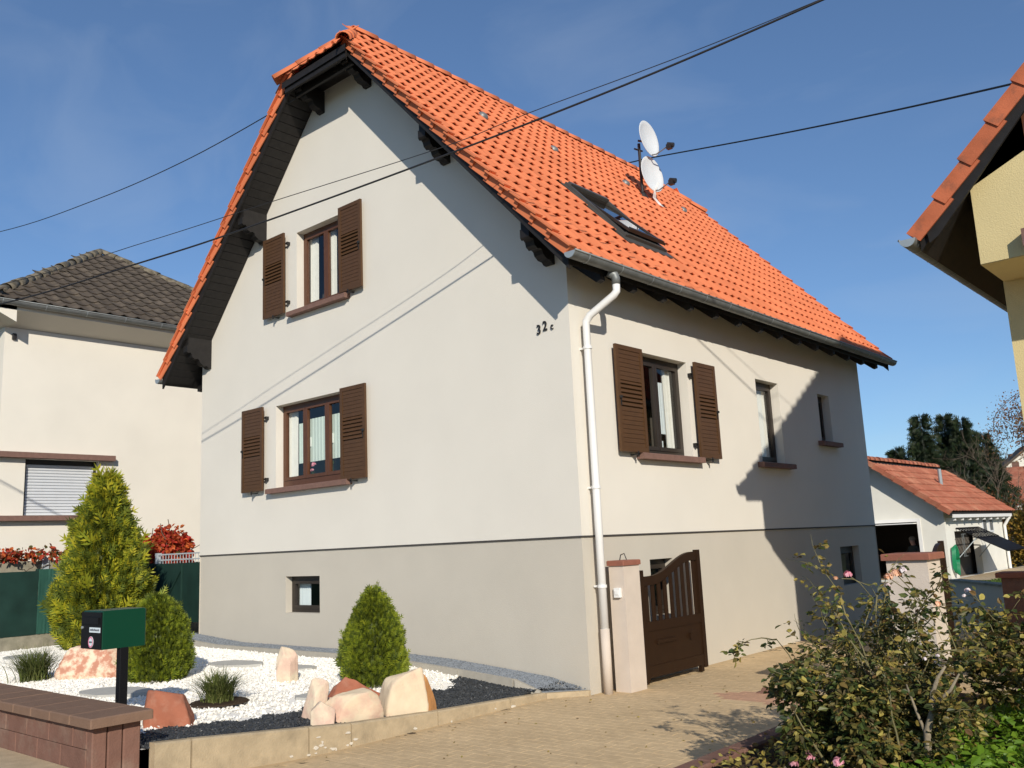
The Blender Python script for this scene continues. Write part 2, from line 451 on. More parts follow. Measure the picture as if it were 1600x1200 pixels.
# roof tile template: x across, y upslope, z out of the roof; pan plus hollow roll
def tile_template(w, L, roll=0.024, lift=0.024, th=0.011):
    xs = [0.0, 0.30, 0.46, 0.57, 0.70, 0.83, 0.94, 1.04]
    zs = [0.008, 0.0, 0.004, 0.55 * roll, roll, roll * 0.8, 0.3 * roll, 0.012]
    V, F = [], []
    n = len(xs)
    for (y, dz) in ((0.0, lift), (L, 0.002)):
        for x, z in zip(xs, zs):
            V.append((x * w, y, z + dz + th))
        for x, z in zip(xs, zs):
            V.append((x * w, y, z + dz))
    T0, B0, T1, B1 = 0, n, 2 * n, 3 * n
    for i in range(n - 1):
        F.append((T0 + i, T0 + i + 1, T1 + i + 1, T1 + i))
        F.append((B0 + i + 1, B0 + i, B1 + i, B1 + i + 1))
        F.append((B0 + i, B0 + i + 1, T0 + i + 1, T0 + i))
    F.append((B0, T0, T1, B1))
    F.append((T0 + n - 1, B0 + n - 1, B1 + n - 1, T1 + n - 1))
    return np.array(V), np.array(F)

def place_pieces(name, tv, tf, mats, m, parent, limit=300, stuff_name=None, smooth=False):
    """nearest `limit` as objects sharing one mesh, the rest one joined 'stuff' part"""
    mats = sorted(mats, key=lambda q: (q.translation - CAMV).length)
    me = np_mesh(name, tv, tf, smooth)
    me.materials.append(m)
    for q in mats[:limit]:
        o = bpy.data.objects.new(name, me)
        COL.objects.link(o)
        o.parent = parent
        o.matrix_basis = PINV.get(parent.name, Matrix()) @ q
    if len(mats) > limit:
        V, F = replicate(tv, tf, mats[limit:])
        P = np.array(PINV.get(parent.name, Matrix()))
        V = V @ P[:3, :3].T + P[:3, 3]
        o = link(stuff_name or name, np_mesh(stuff_name or name, V, F, smooth), m, None)
        o.parent = parent
        o['kind'] = 'stuff'

PINV = {}   # parent name -> inverse of its world matrix

def kid(name, me_or_mb, m, parent, smooth=False):
    """child mesh given in world coordinates"""
    me = me_or_mb.mesh(name) if isinstance(me_or_mb, MB) else me_or_mb
    o = bpy.data.objects.new(name, me)
    COL.objects.link(o)
    if len(me.materials) == 0: me.materials.append(m)
    if smooth: me.shade_smooth()
    o.parent = parent
    o.matrix_basis = PINV.get(parent.name, Matrix())
    PINV[o.name] = Matrix()
    return o

def root(name, loc, label, cat, group=None):
    o = empty(name, loc, label, cat, group)
    PINV[o.name] = Matrix.Translation(-Vector(loc))
    return o

def solo(name, me_or_mb, m, label, cat, group=None, smooth=False):
    me = me_or_mb.mesh(name) if isinstance(me_or_mb, MB) else me_or_mb
    o = link(name, me, m, None, smooth)
    PINV[o.name] = Matrix()
    return tag(o, label, cat, group)

def struct(name, me_or_mb, m, kind='structure'):
    me = me_or_mb.mesh(name) if isinstance(me_or_mb, MB) else me_or_mb
    o = link(name, me, m)
    PINV[o.name] = Matrix()
    o['kind'] = kind
    return o

def wall_mesh(outer, holes, to3d, depth_vec):
    """flat wall outline with rectangular openings and reveals; outer/holes in 2-D"""
    polys = [[Vector((a, b, 0)) for a, b in outer]] + [[Vector((a, b, 0)) for a, b in h] for h in holes]
    tris = tessellate_polygon(polys)
    flat = [p for q in polys for p in q]
    mb = MB()
    D = Vector(depth_vec)
    nrm = -D
    F = []
    P3 = [Vector(to3d(p.x, p.y)) for p in flat]
    for t in tris:
        a, b, c = (P3[i] for i in t)
        F.append(t if (b - a).cross(c - a).dot(nrm) > 0 else (t[0], t[2], t[1]))
    mb.add(P3, F)
    for h in holes:
        Q = [Vector(to3d(a, b)) for a, b in h]
        cen = sum(Q, Vector()) / len(Q)
        for i in range(len(Q)):
            a, b = Q[i], Q[(i + 1) % len(Q)]
            quad = [a, b, b + D, a + D]
            nn = (quad[1] - quad[0]).cross(quad[2] - quad[1])
            if nn.dot(cen - a) < 0: quad.reverse()
            mb.add(quad, [(0, 1, 2, 3)])
    return mb

def rect(a0, a1, b0, b1):
    return [(a0, b0), (a1, b0), (a1, b1), (a0, b1)]

# ------------------------------------------------------------------ ground
HX, HY = -7.813, 8.60          # house footprint: x from HX to 0, y from 0 to HY; z = 0 is the plinth line
ZD = -1.63                     # driveway level

def zkerb(y): return float(np.interp(y, [-5, -4.7, -3.9, -2.94, -2.05, -0.3, 0], [-1.27, -1.285, -1.345, -1.445, -1.50, -1.575, -1.58]))
def zwall(x): return float(np.interp(x, [-12, -8, -6.5, -2.8, -2, -1.4, -0.53, 0], [-1.25, -1.20, -1.30, -1.31, -1.34, -1.385, -1.455, -1.555]))
def zg(x, y):
    t = min(1, max(0, (x + 2.3) / 1.95))
    f = (1 - t) * (-1.375 + 0.012 * math.sin(x * 1.7 + y)) + t * (zkerb(y) - 0.025)
    s_ = min(1, max(0, -y / 1.1))
    return (1 - s_) * (zwall(x) - 0.01) + s_ * f
def zdrive(x, y): return float(np.interp(y, [-5.2, -3.3, 40], [-1.52, ZD, ZD]))

def grid(x0, x1, nx, y0, y1, ny, zf):
    xs = np.linspace(x0, x1, nx); ys = np.linspace(y0, y1, ny)
    V = [(x, y, zf(x, y)) for y in ys for x in xs]
    F = [(j * nx + i, j * nx + i + 1, (j + 1) * nx + i + 1, (j + 1) * nx + i) for j in range(ny - 1) for i in range(nx - 1)]
    return np_mesh('grid', np.array(V), np.array(F))

struct('terrain', MB().add([(-400, -400, -1.86), (400, -400, -1.86), (400, 600, -1.86), (-400, 600, -1.86)], [(0, 1, 2, 3)]), M['terrain'])
struct('road', MB().add([(-60, -14, -1.66), (60, -14, -1.66), (60, -6.5, -1.66), (-60, -6.5, -1.66)], [(0, 1, 2, 3)]), M['asphalt'])
sw = struct('sidewalk', MB().box(-30, -0.42, -6.5, -4.96, -1.84, -1.425).box(3.0, 30, -6.5, -4.3, -1.84, -1.50), M['walk'])
drive = struct('driveway', grid(-0.42, 3.3, 12, -6.5, 20.5, 90, lambda x, y: zdrive(x, y) - 0.003), M['joint'])
# pavers, 20 x 10 cm running bond, each slightly uneven
pw, pl = 0.196, 0.098
tv = MB().cbox(0, pw - 0.003, 0, pl - 0.003, -0.03, 0.0, 0.0012)
TVp, TFq = np.array(tv.v), None
mats_a, mats_b = [], []
j = 0
y = -4.4
while y < 4.3:
    x = -0.40 + (0.5 * pw if j % 2 else 0)
    while x < 2.95:
        if y > -0.02 and x < 0.0 or x < -0.29:
            x += pw; continue
        m4 = Matrix.Translation((x, y, zdrive(x, y) + random.uniform(-0.0006, 0.0006)))
        m4 = m4 @ Matrix.Rotation(random.gauss(0, 0.0025), 4, 'X') @ Matrix.Rotation(random.gauss(0, 0.0025), 4, 'Y') @ Matrix.Rotation(random.gauss(0, 0.004), 4, 'Z')
        red = abs((x - 1.75) / 0.75) ** 2 + abs((y - 0.55) / 0.28) ** 2 + random.uniform(-0.3, 0.3) < 1
        (mats_b if red else mats_a).append(m4)
        x += pw
    y += pl
    j += 1
def poly_tri(mb):
    F = []
    for f in mb.f:
        for i in range(1, len(f) - 1): F.append((f[0], f[i], f[i + 1]))
    return np.array(mb.v), np.array(F)
pv, pf = poly_tri(tv)
place_pieces('paver', pv, pf, mats_b, M['paver_r'], drive, 60, 'reddish_pavers')
place_pieces('paver', pv, pf, mats_a, M['paver'], drive, 240, 'distant_pavers')
struct('rear_driveway', grid(-0.4, 3.3, 6, 4.3, 20.5, 30, lambda x, y: ZD + 0.003), M['paver'])

garden = struct('garden_bed', grid(-10.6, -0.40, 60, -4.62, -0.50, 40, lambda x, y: zg(x, y) - 0.02), M['gravel_w'])
# low edging along the house strip
edge_pts = [(-10.4, -0.50), (-8.4, -0.50), (-7.4, -0.50), (-6.4, -0.50), (-5.4, -0.50), (-4.4, -0.50), (-3.4, -0.50), (-2.4, -0.50), (-1.4, -0.50), (-0.62, -0.47), (-0.36, -0.36)]
for (x0, y0), (x1, y1) in zip(edge_pts[:-1], edge_pts[1:]):
    d = Vector((x1 - x0, y1 - y0, 0)); n_ = Vector((-d.y, d.x, 0)).normalized() * 0.05
    za, zb = zwall(x0) + 0.01, zwall(x1) + 0.01
    if x1 > -0.5: zb = -1.555
    e = d.normalized() * 0.004
    a = Vector((x0, y0, 0)) + e; b = Vector((x1, y1, 0)) - e
    mb = MB()
    lo = -1.72
    P = [a - n_, b - n_, b, a]
    V = [Vector((p.x, p.y, lo)) for p in P] + [Vector((P[0].x, P[0].y, za)), Vector((P[1].x, P[1].y, zb)), Vector((P[2].x, P[2].y, zb)), Vector((P[3].x, P[3].y, za))]
    mb.add(V, [(3, 2, 1, 0), (4, 5, 6, 7), (0, 1, 5, 4), (1, 2, 6, 5), (2, 3, 7, 6), (3, 0, 4, 7)])
    kid('edging_slab', mb, M['edging'], garden)
# kerb along the driveway
kerb = struct('kerb', MB().box(-0.372, -0.312, -4.58, -0.36, -1.9, -1.66), M['concrete'])
ky = [-4.58, -4.30, -3.30, -2.88, -1.90, -0.92, -0.36]
for k, (ya, yb) in enumerate(zip(ky[:-1], ky[1:])):
    mb = MB()
    za, zb = zkerb(ya), zkerb(yb)
    ya += 0.006; yb -= 0.006
    xo = random.uniform(-0.004, 0.004)
    poly = []
    mb.add([(-0.38, ya, -1.8), (-0.30 + xo, ya, -1.8), (-0.30 + xo, yb, -1.8), (-0.38, yb, -1.8),
            (-0.38, ya, za), (-0.30 + xo, ya, za - 0.012), (-0.30 + xo, yb, zb - 0.012), (-0.38, yb, zb),
            (-0.312 + xo, ya, za), (-0.312 + xo, yb, zb)],
           [(3, 2, 1, 0), (4, 8, 9, 7), (8, 5, 6, 9), (0, 1, 5, 8, 4), (1, 2, 6, 5), (2, 3, 7, 9, 6), (3, 0, 4, 7)])
    kid('kerb_stone', mb, M['kerb'], kerb)
kid('kerb_stone', MB().prism([(-0.38, -0.356, -1.8), (-0.30, -0.356, -1.8), (0.0, -0.035, -1.8), (0.0, -0.001, -1.8), (-0.045, -0.001, -1.8)], (0, 0, 0.222)), M['kerb'], kerb)
# mortar dabs on the kerb joints and foot
for i in range(20):
    yy = random.choice([-3.30, -2.88, -2.9, -3.2]) + random.gauss(0, 0.05) if i < 8 else random.uniform(-3.6, -0.6)
    zz = random.uniform(ZD + 0.01, zkerb(yy) - 0.05) if i < 8 else zdrive(0, yy) + random.uniform(0.004, 0.03)
    r1, r2 = random.uniform(0.008, 0.03), random.uniform(0.006, 0.016)
    n = 7
    xd = -0.2955 + random.uniform(0.001, 0.006)
    P = [(xd, yy + r1 * math.cos(a) * random.uniform(.6, 1.2), zz + r2 * math.sin(a) * random.uniform(.6, 1.2)) for a in [2 * math.pi * q / n for q in range(n)]]
    kid('mortar_dab', MB().prism(P, (-0.01, 0, 0)), M['kerb_stain'], kerb)

# gravel as real stones
def stones(n, sampler, size, flat, seed):
    r = np.random.default_rng(seed)
    base = np.array([(1, 0, 0), (-1, 0, 0), (0, 1, 0), (0, -1, 0), (0, 0, 1), (0, 0, -1)], float)
    fc = np.array([(0, 2, 4), (2, 1, 4), (1, 3, 4), (3, 0, 4), (2, 0, 5), (1, 2, 5), (3, 1, 5), (0, 3, 5)])
    xy = sampler(n, r)
    n = len(xy)
    sc = size * r.uniform(0.55, 1.25, (n, 1, 1)) * np.array([1, 1, flat])
    V = base[None] * r.uniform(0.6, 1.3, (n, 6, 1)) + r.normal(0, 0.16, (n, 6, 3))
    V = V * sc
    a = r.uniform(0, 6.28, n); t = r.normal(0, 0.5, n)
    ca, sa, ct, st = np.cos(a), np.sin(a), np.cos(t), np.sin(t)
    y1 = V[:, :, 1] * ct[:, None] - V[:, :, 2] * st[:, None]; z1 = V[:, :, 1] * st[:, None] + V[:, :, 2] * ct[:, None]
    x2 = V[:, :, 0] * ca[:, None] - y1 * sa[:, None]; y2 = V[:, :, 0] * sa[:, None] + y1 * ca[:, None]
    Z = np.array([zg(x, y) for x, y in xy])
    out = np.stack([x2 + xy[:, 0:1], y2 + xy[:, 1:2], z1 + (Z - 0.012 + size * flat * 0.4 * r.uniform(0, 1, n))[:, None]], 2)
    return out.reshape(-1, 3), (fc[None] + (np.arange(n) * 6)[:, None, None]).reshape(-1, 3)
def xbound(y): return -1.16 + 0.05 * np.sin(y * 5.1) + 0.04 * np.sin(y * 13 + 1) - 0.22 * np.clip((y + 1.0) / 0.5, 0, 1) + 0.03 * np.sin(y * 29)
def samp_w(n, r):
    p = np.stack([-10.3 + 9.3 * (1 - (1 - r.uniform(0, 1, n)) ** 0.62), r.uniform(-4.6, -0.55, n)], 1)
    return p[p[:, 0] < xbound(p[:, 1]) + r.normal(0, 0.02, n)]
def samp_k(n, r):
    p = np.stack([r.uniform(-1.5, -0.38, n), r.uniform(-4.6, -0.42, n)], 1)
    k = (p[:, 0] > xbound(p[:, 1]) + r.normal(0, 0.02, n)) & ~((p[:, 1] > -0.5 + 0.0) & (p[:, 0] < -0.6))
    k &= p[:, 1] < -0.46 + 0.12 * np.clip((p[:, 0] + 0.7) / 0.3, 0, 1)
    return p[k]
def samp_g(n, r):
    p = np.stack([r.uniform(-10.3, -0.02, n), r.uniform(-0.49, -0.01, n)], 1)
    p = p[~((p[:, 0] > -0.62) & (p[:, 1] < -0.47 + (p[:, 0] + 0.62) * 0.42))]
    return p[~((p[:, 0] > -0.38) & (p[:, 1] < p[:, 0] * 1.03 + 0.045))]
V, F = stones(60000, samp_w, 0.019, 0.75, 1)
struct('white_gravel', np_mesh('white_gravel', V, F), M['gravel_w'], 'stuff')
V, F = stones(22000, samp_k, 0.016, 0.5, 2)
struct('black_gravel', np_mesh('black_gravel', V, F), M['gravel_k'], 'stuff')
V, F = stones(26000, samp_g, 0.011, 0.7, 3)
struct('grey_gravel', np_mesh('grey_gravel', V, F), M['gravel_g'], 'stuff')
black_base = struct('black_gravel_ground', grid(-1.10, -0.37, 12, -4.6, -0.52, 40, lambda x, y: zg(x, y) - 0.012), M['gravel_k'])
grey_base = struct('grit_strip', grid(-10.3, -0.40, 60, -0.48, -0.002, 4, lambda x, y: zg(x, y) - 0.008), M['gravel_g'])
struct('grit_corner', MB().prism([(-0.62, -0.46, -1.8), (-0.385, -0.365, -1.8), (-0.05, -0.002, -1.8), (-0.62, -0.002, -1.8)], (0, 0, 0.225)), M['gravel_g'])

# right-hand planting bed with a low block border
bed = struct('planting_bed', grid(2.98, 9.0, 30, -4.3, 0.55, 24, lambda x, y: -1.44 + 0.03 * math.sin(3 * x) * math.cos(2.3 * y)), M['soil'])
yy = -4.3
while yy < 0.0:
    kid('border_block', MB().cbox(2.84, 2.98, yy + 0.004, yy + 0.386, -1.75, -1.40 + random.uniform(-0.004, 0.004), 0.012), M['block'], bed)
    yy += 0.39
struct('side_yard', MB().add([(3.3, 0.55, -1.66), (16, 0.55, -1.66), (16, 14, -1.66), (3.3, 14, -1.66)], [(0, 1, 2, 3)]), M['walk'])
struct('lawn', MB().add([(-2.35, 11.5, -1.64), (14, 11.5, -1.64), (14, 34, -1.64), (-2.35, 34, -1.64)], [(0, 1, 2, 3)]), M['lawn'])
struct('garage_path', MB().add([(-2.40, 20.6, -1.63), (-1.2, 20.6, -1.63), (-1.2, 30, -1.63), (-2.40, 30, -1.63)], [(0, 1, 2, 3)]), M['walk'])
struct('back_yard', MB().add([(-12, 8.7, -1.655), (3.3, 8.7, -1.655), (3.3, 20.6, -1.655), (-12, 20.6, -1.655)], [(0, 1, 2, 3)]), M['walk'])

# ------------------------------------------------------------------ main house
HOUSE_L = 'cream rendered house with steep orange tiled roof and brown shutters'
house = root('house', (HX / 2, 0, ZD), HOUSE_L, 'house')
XR, ZR = -3.906, 7.70            # ridge
XE, ZE = 0.43, 2.967             # right eave line of the tile plane
SL = (ZR - ZE) / (XE - XR)
U = Vector((XR - XE, 0, ZR - ZE)); SLEN = U.length; U.normalize()
UR, NR = U, Vector((-U.z, 0, U.x)) * -1
NR = Vector((U.z, 0, -U.x))      # outward normal of right slope
YF, YB = -0.50, 9.05
def zroof(x): return ZR - abs(x - XR) * SL
def zsoff(x): return zroof(x) - 0.20
W1 = dict(x0=-5.66, x1=-3.99, z0=0.93, z1=2.175)
W2 = dict(x0=-5.12, x1=-3.98, z0=3.55, z1=4.785)
BW = dict(x0=-5.43, x1=-4.62, z0=-0.87, z1=-0.36)
R1 = dict(x0=1.29, x1=2.47, z0=0.945, z1=2.195)
R2 = dict(x0=4.43, x1=5.18, z0=0.955, z1=2.195)
R3 = dict(x0=6.65, x1=7.12, z0=1.385, z1=2.18)
B2 = dict(x0=6.95, x1=7.75, z0=-0.95, z1=-0.33)
B3 = dict(x0=1.30, x1=1.80, z0=-0.95, z1=-0.30)
def wr(w): return rect(w['x0'], w['x1'], w['z0'], w['z1'])
xh0, xh1 = XR - 0.64, XR + 0.64
zt = 6.86
top = [(HX, zsoff(HX) + 0.02), (xh0, zt), (xh1, zt), (0, zsoff(0) + 0.02)]
front = wall_mesh([(HX, 0.004), (0, 0.004), top[3], top[2], top[1], top[0]], [wr(W1), wr(W2)], lambda a, b: (a, 0, b), (0, 0.17, 0))
side = wall_mesh([(0, 0.004), (HY, 0.004), (HY, zsoff(0) + 0.02), (0, zsoff(0) + 0.02)], [wr(R1), wr(R2), wr(R3)], lambda a, b: (0, a, b), (-0.17, 0, 0))
wall = MB()
wall.add(front.v, front.f); wall.add(side.v, side.f)
wall.add([(HX, 0, 0.004), (HX, HY, 0.004), (HX, HY, top[0][1]), (HX, 0, top[0][1])], [(3, 2, 1, 0)])
wall.add([(0, HY, 0.004), (HX, HY, 0.004), (HX, HY, top[0][1]), (XR, HY, 7.3), (0, HY, top[3][1])], [(0, 1, 2, 3, 4)])
kid('wall', wall, M['wall'], house)
pf_ = wall_mesh(rect(HX + 0.012, -0.012, -1.9, -0.012), [wr(BW)], lambda a, b: (a, 0.012, b), (0, 0.16, 0))
ps_ = wall_mesh(rect(0.012, HY - 0.012, -1.9, -0.012), [wr(B2), wr(B3)], lambda a, b: (-0.012, a, b), (-0.16, 0, 0))
pl_ = MB().add(pf_.v, pf_.f).add(ps_.v, ps_.f)
pl_.add([(HX + .012, 0, -1.9), (HX + .012, HY, -1.9), (HX + .012, HY, -0.012), (HX + .012, 0, -0.012)], [(3, 2, 1, 0)])
pl_.add([(0, HY - .012, -1.9), (HX, HY - .012, -1.9), (HX, HY - .012, -0.012), (0, HY - .012, -0.012)], [(0, 1, 2, 3)])
kid('plinth', pl_, M['plinth'], house)
kid('drip_profile', MB().box(HX - 0.002, 0.002, -0.004, 0.03, -0.0125, 0.0045).box(-0.03, 0.004, 0.031, HY, -0.0125, 0.0045), M['trim'], house)
# solid dark block behind the windows, coloured like unlit rooms, and floors
kid('dark_backdrop', MB().box(HX + 0.3, -0.9, 0.9, HY - 0.3, -1.6, 2.72).box(HX + 1.6, -1.7, 0.9, HY - .3, 2.73, 5.2), M['room'], house)
kid('floor_slab', MB().box(HX + 0.1, -0.18, 0.18, HY - 0.1, -0.10, 0.0).box(HX + .35, -0.5, 0.18, HY - .1, 2.5, 2.6), M['room'], house)

def window(w, axis, nsash, mf, sill=True, sill_over=0.13, curtains=(), transom=0.07, setback=0.13, name='window', base=0.0):
    """axis 'f': wall y=base ; 's': wall x=base"""
    def T(a, d, z): return (a, base + d, z) if axis == 'f' else (base - d, a, z)
    def bx(mb, a0, a1, d0, d1, z0, z1):
        p, q = T(a0, d0, z0), T(a1, d1, z1)
        return mb.box(min(p[0], q[0]), max(p[0], q[0]), min(p[1], q[1]), max(p[1], q[1]), z0, z1)
    a0, a1, z0, z1 = w['x0'], w['x1'], w['z0'], w['z1']
    t = 0.045
    fr = MB()
    d0, d1 = setback, setback + 0.05
    bx(fr, a0, a0 + t, d0, d1, z0, z1); bx(fr, a1 - t, a1, d0, d1, z0, z1)
    bx(fr, a0 + t, a1 - t, d0, d1, z1 - t - .02, z1); bx(fr, a0 + t, a1 - t, d0, d1, z0, z0 + transom)
    wo = kid(name, fr, mf, house)
    ia, ib, ic, id_ = a0 + t, a1 - t, z0 + transom, z1 - t - .02
    sw_ = (ib - ia) / nsash
    s_ = 0.048
    for k in range(nsash):
        sa, sb = ia + k * sw_ + 0.003, ia + (k + 1) * sw_ - 0.003
        sh = MB()
        e0, e1 = setback - 0.012, setback + 0.04
        bx(sh, sa, sa + s_, e0, e1, ic, id_); bx(sh, sb - s_, sb, e0, e1, ic, id_)
        bx(sh, sa + s_, sb - s_, e0, e1, ic, ic + s_); bx(sh, sa + s_, sb - s_, e0, e1, id_ - s_, id_)
        kid('sash', sh, mf, wo)
        g = setback + 0.015
        P = [T(sa + s_, g, ic + s_), T(sb - s_, g, ic + s_), T(sb - s_, g, id_ - s_), T(sa + s_, g, id_ - s_)]
        kid('pane', MB().add(P, [(0, 1, 2, 3)]), M['glass'], wo)
        if nsash > 1 and k > 0:
            kid('handle', bx(MB(), sa + .015, sa + .03, e1, e1 + .04, (ic + id_) / 2 - .07, (ic + id_) / 2 + .07), M['white'], wo)
    if sill:
        so = sill_over
        p = [(-0.105, z0 - 0.075), (-0.105, z0 - 0.012), (-0.09, z0 - 0.002), (setback + .01, z0 + 0.012), (setback + .01, z0 - 0.075)]
        P = [T(a0 - so, d, z) for d, z in p]
        q = T(a1 + so, 0, 0); o = T(a0 - so, 0, 0)
        kid('sill', MB().prism(P, (q[0] - o[0], q[1] - o[1], 0)), M['sill'], wo)
    for (ca, cb, cz0, cz1, cm, wav) in curtains:
        n = 24
        V = []
        for i in range(n + 1):
            f = i / n
            a = ca + (cb - ca) * f
            d = setback + 0.075 + wav * math.sin(f * 34)
            V += [T(a, d, cz0), T(a, d + wav * .3, cz1)]
        kid('curtain', MB().add(V, [(2 * i, 2 * i + 2, 2 * i + 3, 2 * i + 1) for i in range(n)]), M[cm], wo)
    return wo

def shutter(a0, a1, z0, z1, axis, hinge, tilt=0.0):
    """louvred board shutter folded back against the wall; hinge = 'a0' or 'a1' is the edge beside the window"""
    t = 0.034
    d_near = 0.055
    sgn = 1 if hinge == 'a0' else -1
    hx = a0 if hinge == 'a0' else a1
    wd = a1 - a0
    def T(u, d, z):
        # u distance from the hinge edge, d out of the wall
        ct, st = math.cos(tilt), math.sin(tilt)
        uu = u * ct; dd = d + u * st
        a = hx + sgn * uu
        return (a, -dd, z) if axis == 'f' else (dd, a, z)
    def bx(mb, u0, u1, d0, d1, zz0, zz1):
        P = [T(u0, d0, zz0), T(u1, d0, zz0), T(u1, d1, zz0), T(u0, d1, zz0)]
        return mb.prism(P, (0, 0, zz1 - zz0))
    st_ = 0.055
    fr = MB()
    bx(fr, 0, st_, d_near, d_near + t, z0, z1); bx(fr, wd - st_, wd, d_near, d_near + t, z0, z1)
    bx(fr, st_, wd - st_, d_near, d_near + t, z0, z0 + st_); bx(fr, st_, wd - st_, d_near, d_near + t, z1 - st_, z1)
    bx(fr, st_, wd - st_, d_near + 0.004, d_near + 0.010, z0 + st_, z1 - st_)
    sh = kid('shutter', fr, M['shutter'], house)
    n = int(round((z1 - z0 - 2 * st_) / 0.052))
    hgt = (z1 - z0 - 2 * st_) / n
    lo, hi = int(n * 0.43), int(n * 0.43) + 6
    for k in range(n):
        za = z0 + st_ + k * hgt
        mb = MB()
        if lo <= k < hi:      # open, tilted louvre
            P = [T(st_, d_near + 0.008, za + hgt * 0.98), T(st_, d_near + 0.014, za + hgt * 1.02), T(st_, d_near + 0.034, za + hgt * 0.30), T(st_, d_near + 0.030, za + hgt * 0.22)]
        else:                 # closed board with a small step
            P = [T(st_, d_near + 0.010, za), T(st_, d_near + 0.0275, za + 0.002), T(st_, d_near + 0.0255, za + hgt - 0.002), T(st_, d_near + 0.010, za + hgt)]
        q, o = T(wd - st_, 0, 0), T(st_, 0, 0)
        mb.prism(P, (q[0] - o[0], q[1] - o[1], 0))
        kid('slat', mb, M['shutter'], sh)
    for zz in (z0 + 0.17, z1 - 0.17):
        hg = MB()
        bx(hg, -0.05, 0.10, d_near - 0.010, d_near - 0.001, zz - 0.014, zz + 0.014)
        bx(hg, -0.055, -0.03, 0.0, d_near - 0.001, zz - 0.03, zz + 0.02)
        kid('hinge', hg, M['iron'], sh)
    ca = MB()
    bx(ca, wd * 0.42, wd * 0.48, -0.005, d_near + t + 0.02, z0 - 0.03, z0 - 0.016)
    bx(ca, wd * 0.43, wd * 0.47, d_near + t + 0.012, d_near + t + 0.02, z0 - 0.055, z0 + 0.01)
    kid('shutter_stay', ca, M['iron'], sh)
    kn = MB()
    bx(kn, wd - 0.05, wd - 0.015, d_near + t, d_near + t + 0.025, (z0 + z1) / 2 - 0.015, (z0 + z1) / 2 + 0.015)
    bx(kn, wd - 0.045, wd - 0.035, d_near + t, d_near + t + 0.012, (z0 + z1) / 2 - 0.10, (z0 + z1) / 2 - 0.016)
    kid('latch', kn, M['iron'], sh)
    return sh

window(W1, 'f', 3, M['frame'], True, 0.13, [(-5.62, -5.40, 1.0, 2.1, 'curtain', 0.02), (-5.36, -5.16, 1.28, 1.88, 'blind', 0.003), (-5.08, -4.68, 1.28, 1.92, 'blind', 0.003), (-4.55, -4.12, 1.28, 1.92, 'blind', 0.003)], 0.11)
window(W2, 'f', 2, M['frame'], True, 0.13, [(-5.05, -4.86, 3.6, 4.75, 'curtain', 0.02), (-4.55, -4.42, 3.6, 4.75, 'curtain', 0.02)], 0.07)
window(BW, 'f', 1, M['frame_d'], False, setback=0.11, base=0.012, curtains=[(-5.35, -5.08, -0.85, -0.4, 'blind_w', 0.01)], transom=0.05)
window(R1, 's', 2, M['frame_d'], True, 0.13, [(1.38, 1.72, 1.25, 1.92, 'blind_w', 0.004), (1.92, 2.18, 1.25, 1.92, 'blind_w', 0.004), (2.2, 2.36, 1.0, 2.1, 'curtain', 0.02), (1.95, 2.1, 1.0, 1.16, 'blind_w', 0.0)], 0.07)
window(R2, 's', 1, M['frame_d'], True, 0.16, [(4.5, 4.72, 1.3, 2.0, 'blind_w', 0.004), (4.8, 5.1, 1.0, 2.1, 'curtain', 0.02)], 0.06)
window(R3, 's', 1, M['frame_d'], True, 0.16, [], 0.05)
window(B2, 's', 1, M['frame_d'], False, setback=0.11, base=-0.012, transom=0.05)
window(B3, 's', 1, M['frame_d'], False, setback=0.11, base=-0.012, transom=0.05)
shutter(-6.46, -5.90, 0.915, 2.19, 'f', 'a1')
shutter(-4.00, -3.46, 0.915, 2.19, 'f', 'a0')
shutter(-5.89, -5.34, 3.56, 4.83, 'f', 'a1')
shutter(-3.99, -3.49, 3.56, 4.83, 'f', 'a0')
shutter(0.74, 1.30, 0.94, 2.20, 's', 'a1')
shutter(2.54, 3.07, 0.94, 2.20, 's', 'a0')

# window-sill plants seen through the glass
def blades(n, c, h, spread, w, m, seed, lean=0.5):
    r = np.random.default_rng(seed)
    V, F = [], []
    for i in range(n):
        a = r.uniform(0, 6.28); L_ = h * r.uniform(0.55, 1.0); s_ = spread * r.uniform(0.2, 1.0)
        bx_, by_ = c[0] + r.normal(0, spread * 0.12), c[1] + r.normal(0, spread * 0.12)
        px, py = -math.sin(a) * w / 2, math.cos(a) * w / 2
        k = len(V)
        for q in range(5):
            f = q / 4
            ox = math.cos(a) * s_ * f ** 1.5; oy = math.sin(a) * s_ * f ** 1.5
            z = c[2] + L_ * (f - lean * (s_ / max(spread, 1e-6)) * f ** 2.6)
            ww = 1 - f ** 2 * 0.95
            V += [(bx_ + ox - px * ww, by_ + oy - py * ww, z), (bx_ + ox + px * ww, by_ + oy + py * ww, z)]
        for q in range(4):
            F.append((k + 2 * q, k + 2 * q + 1, k + 2 * q + 3, k + 2 * q + 2))
    return np_mesh('blades', np.array(V), np.array(F), True)

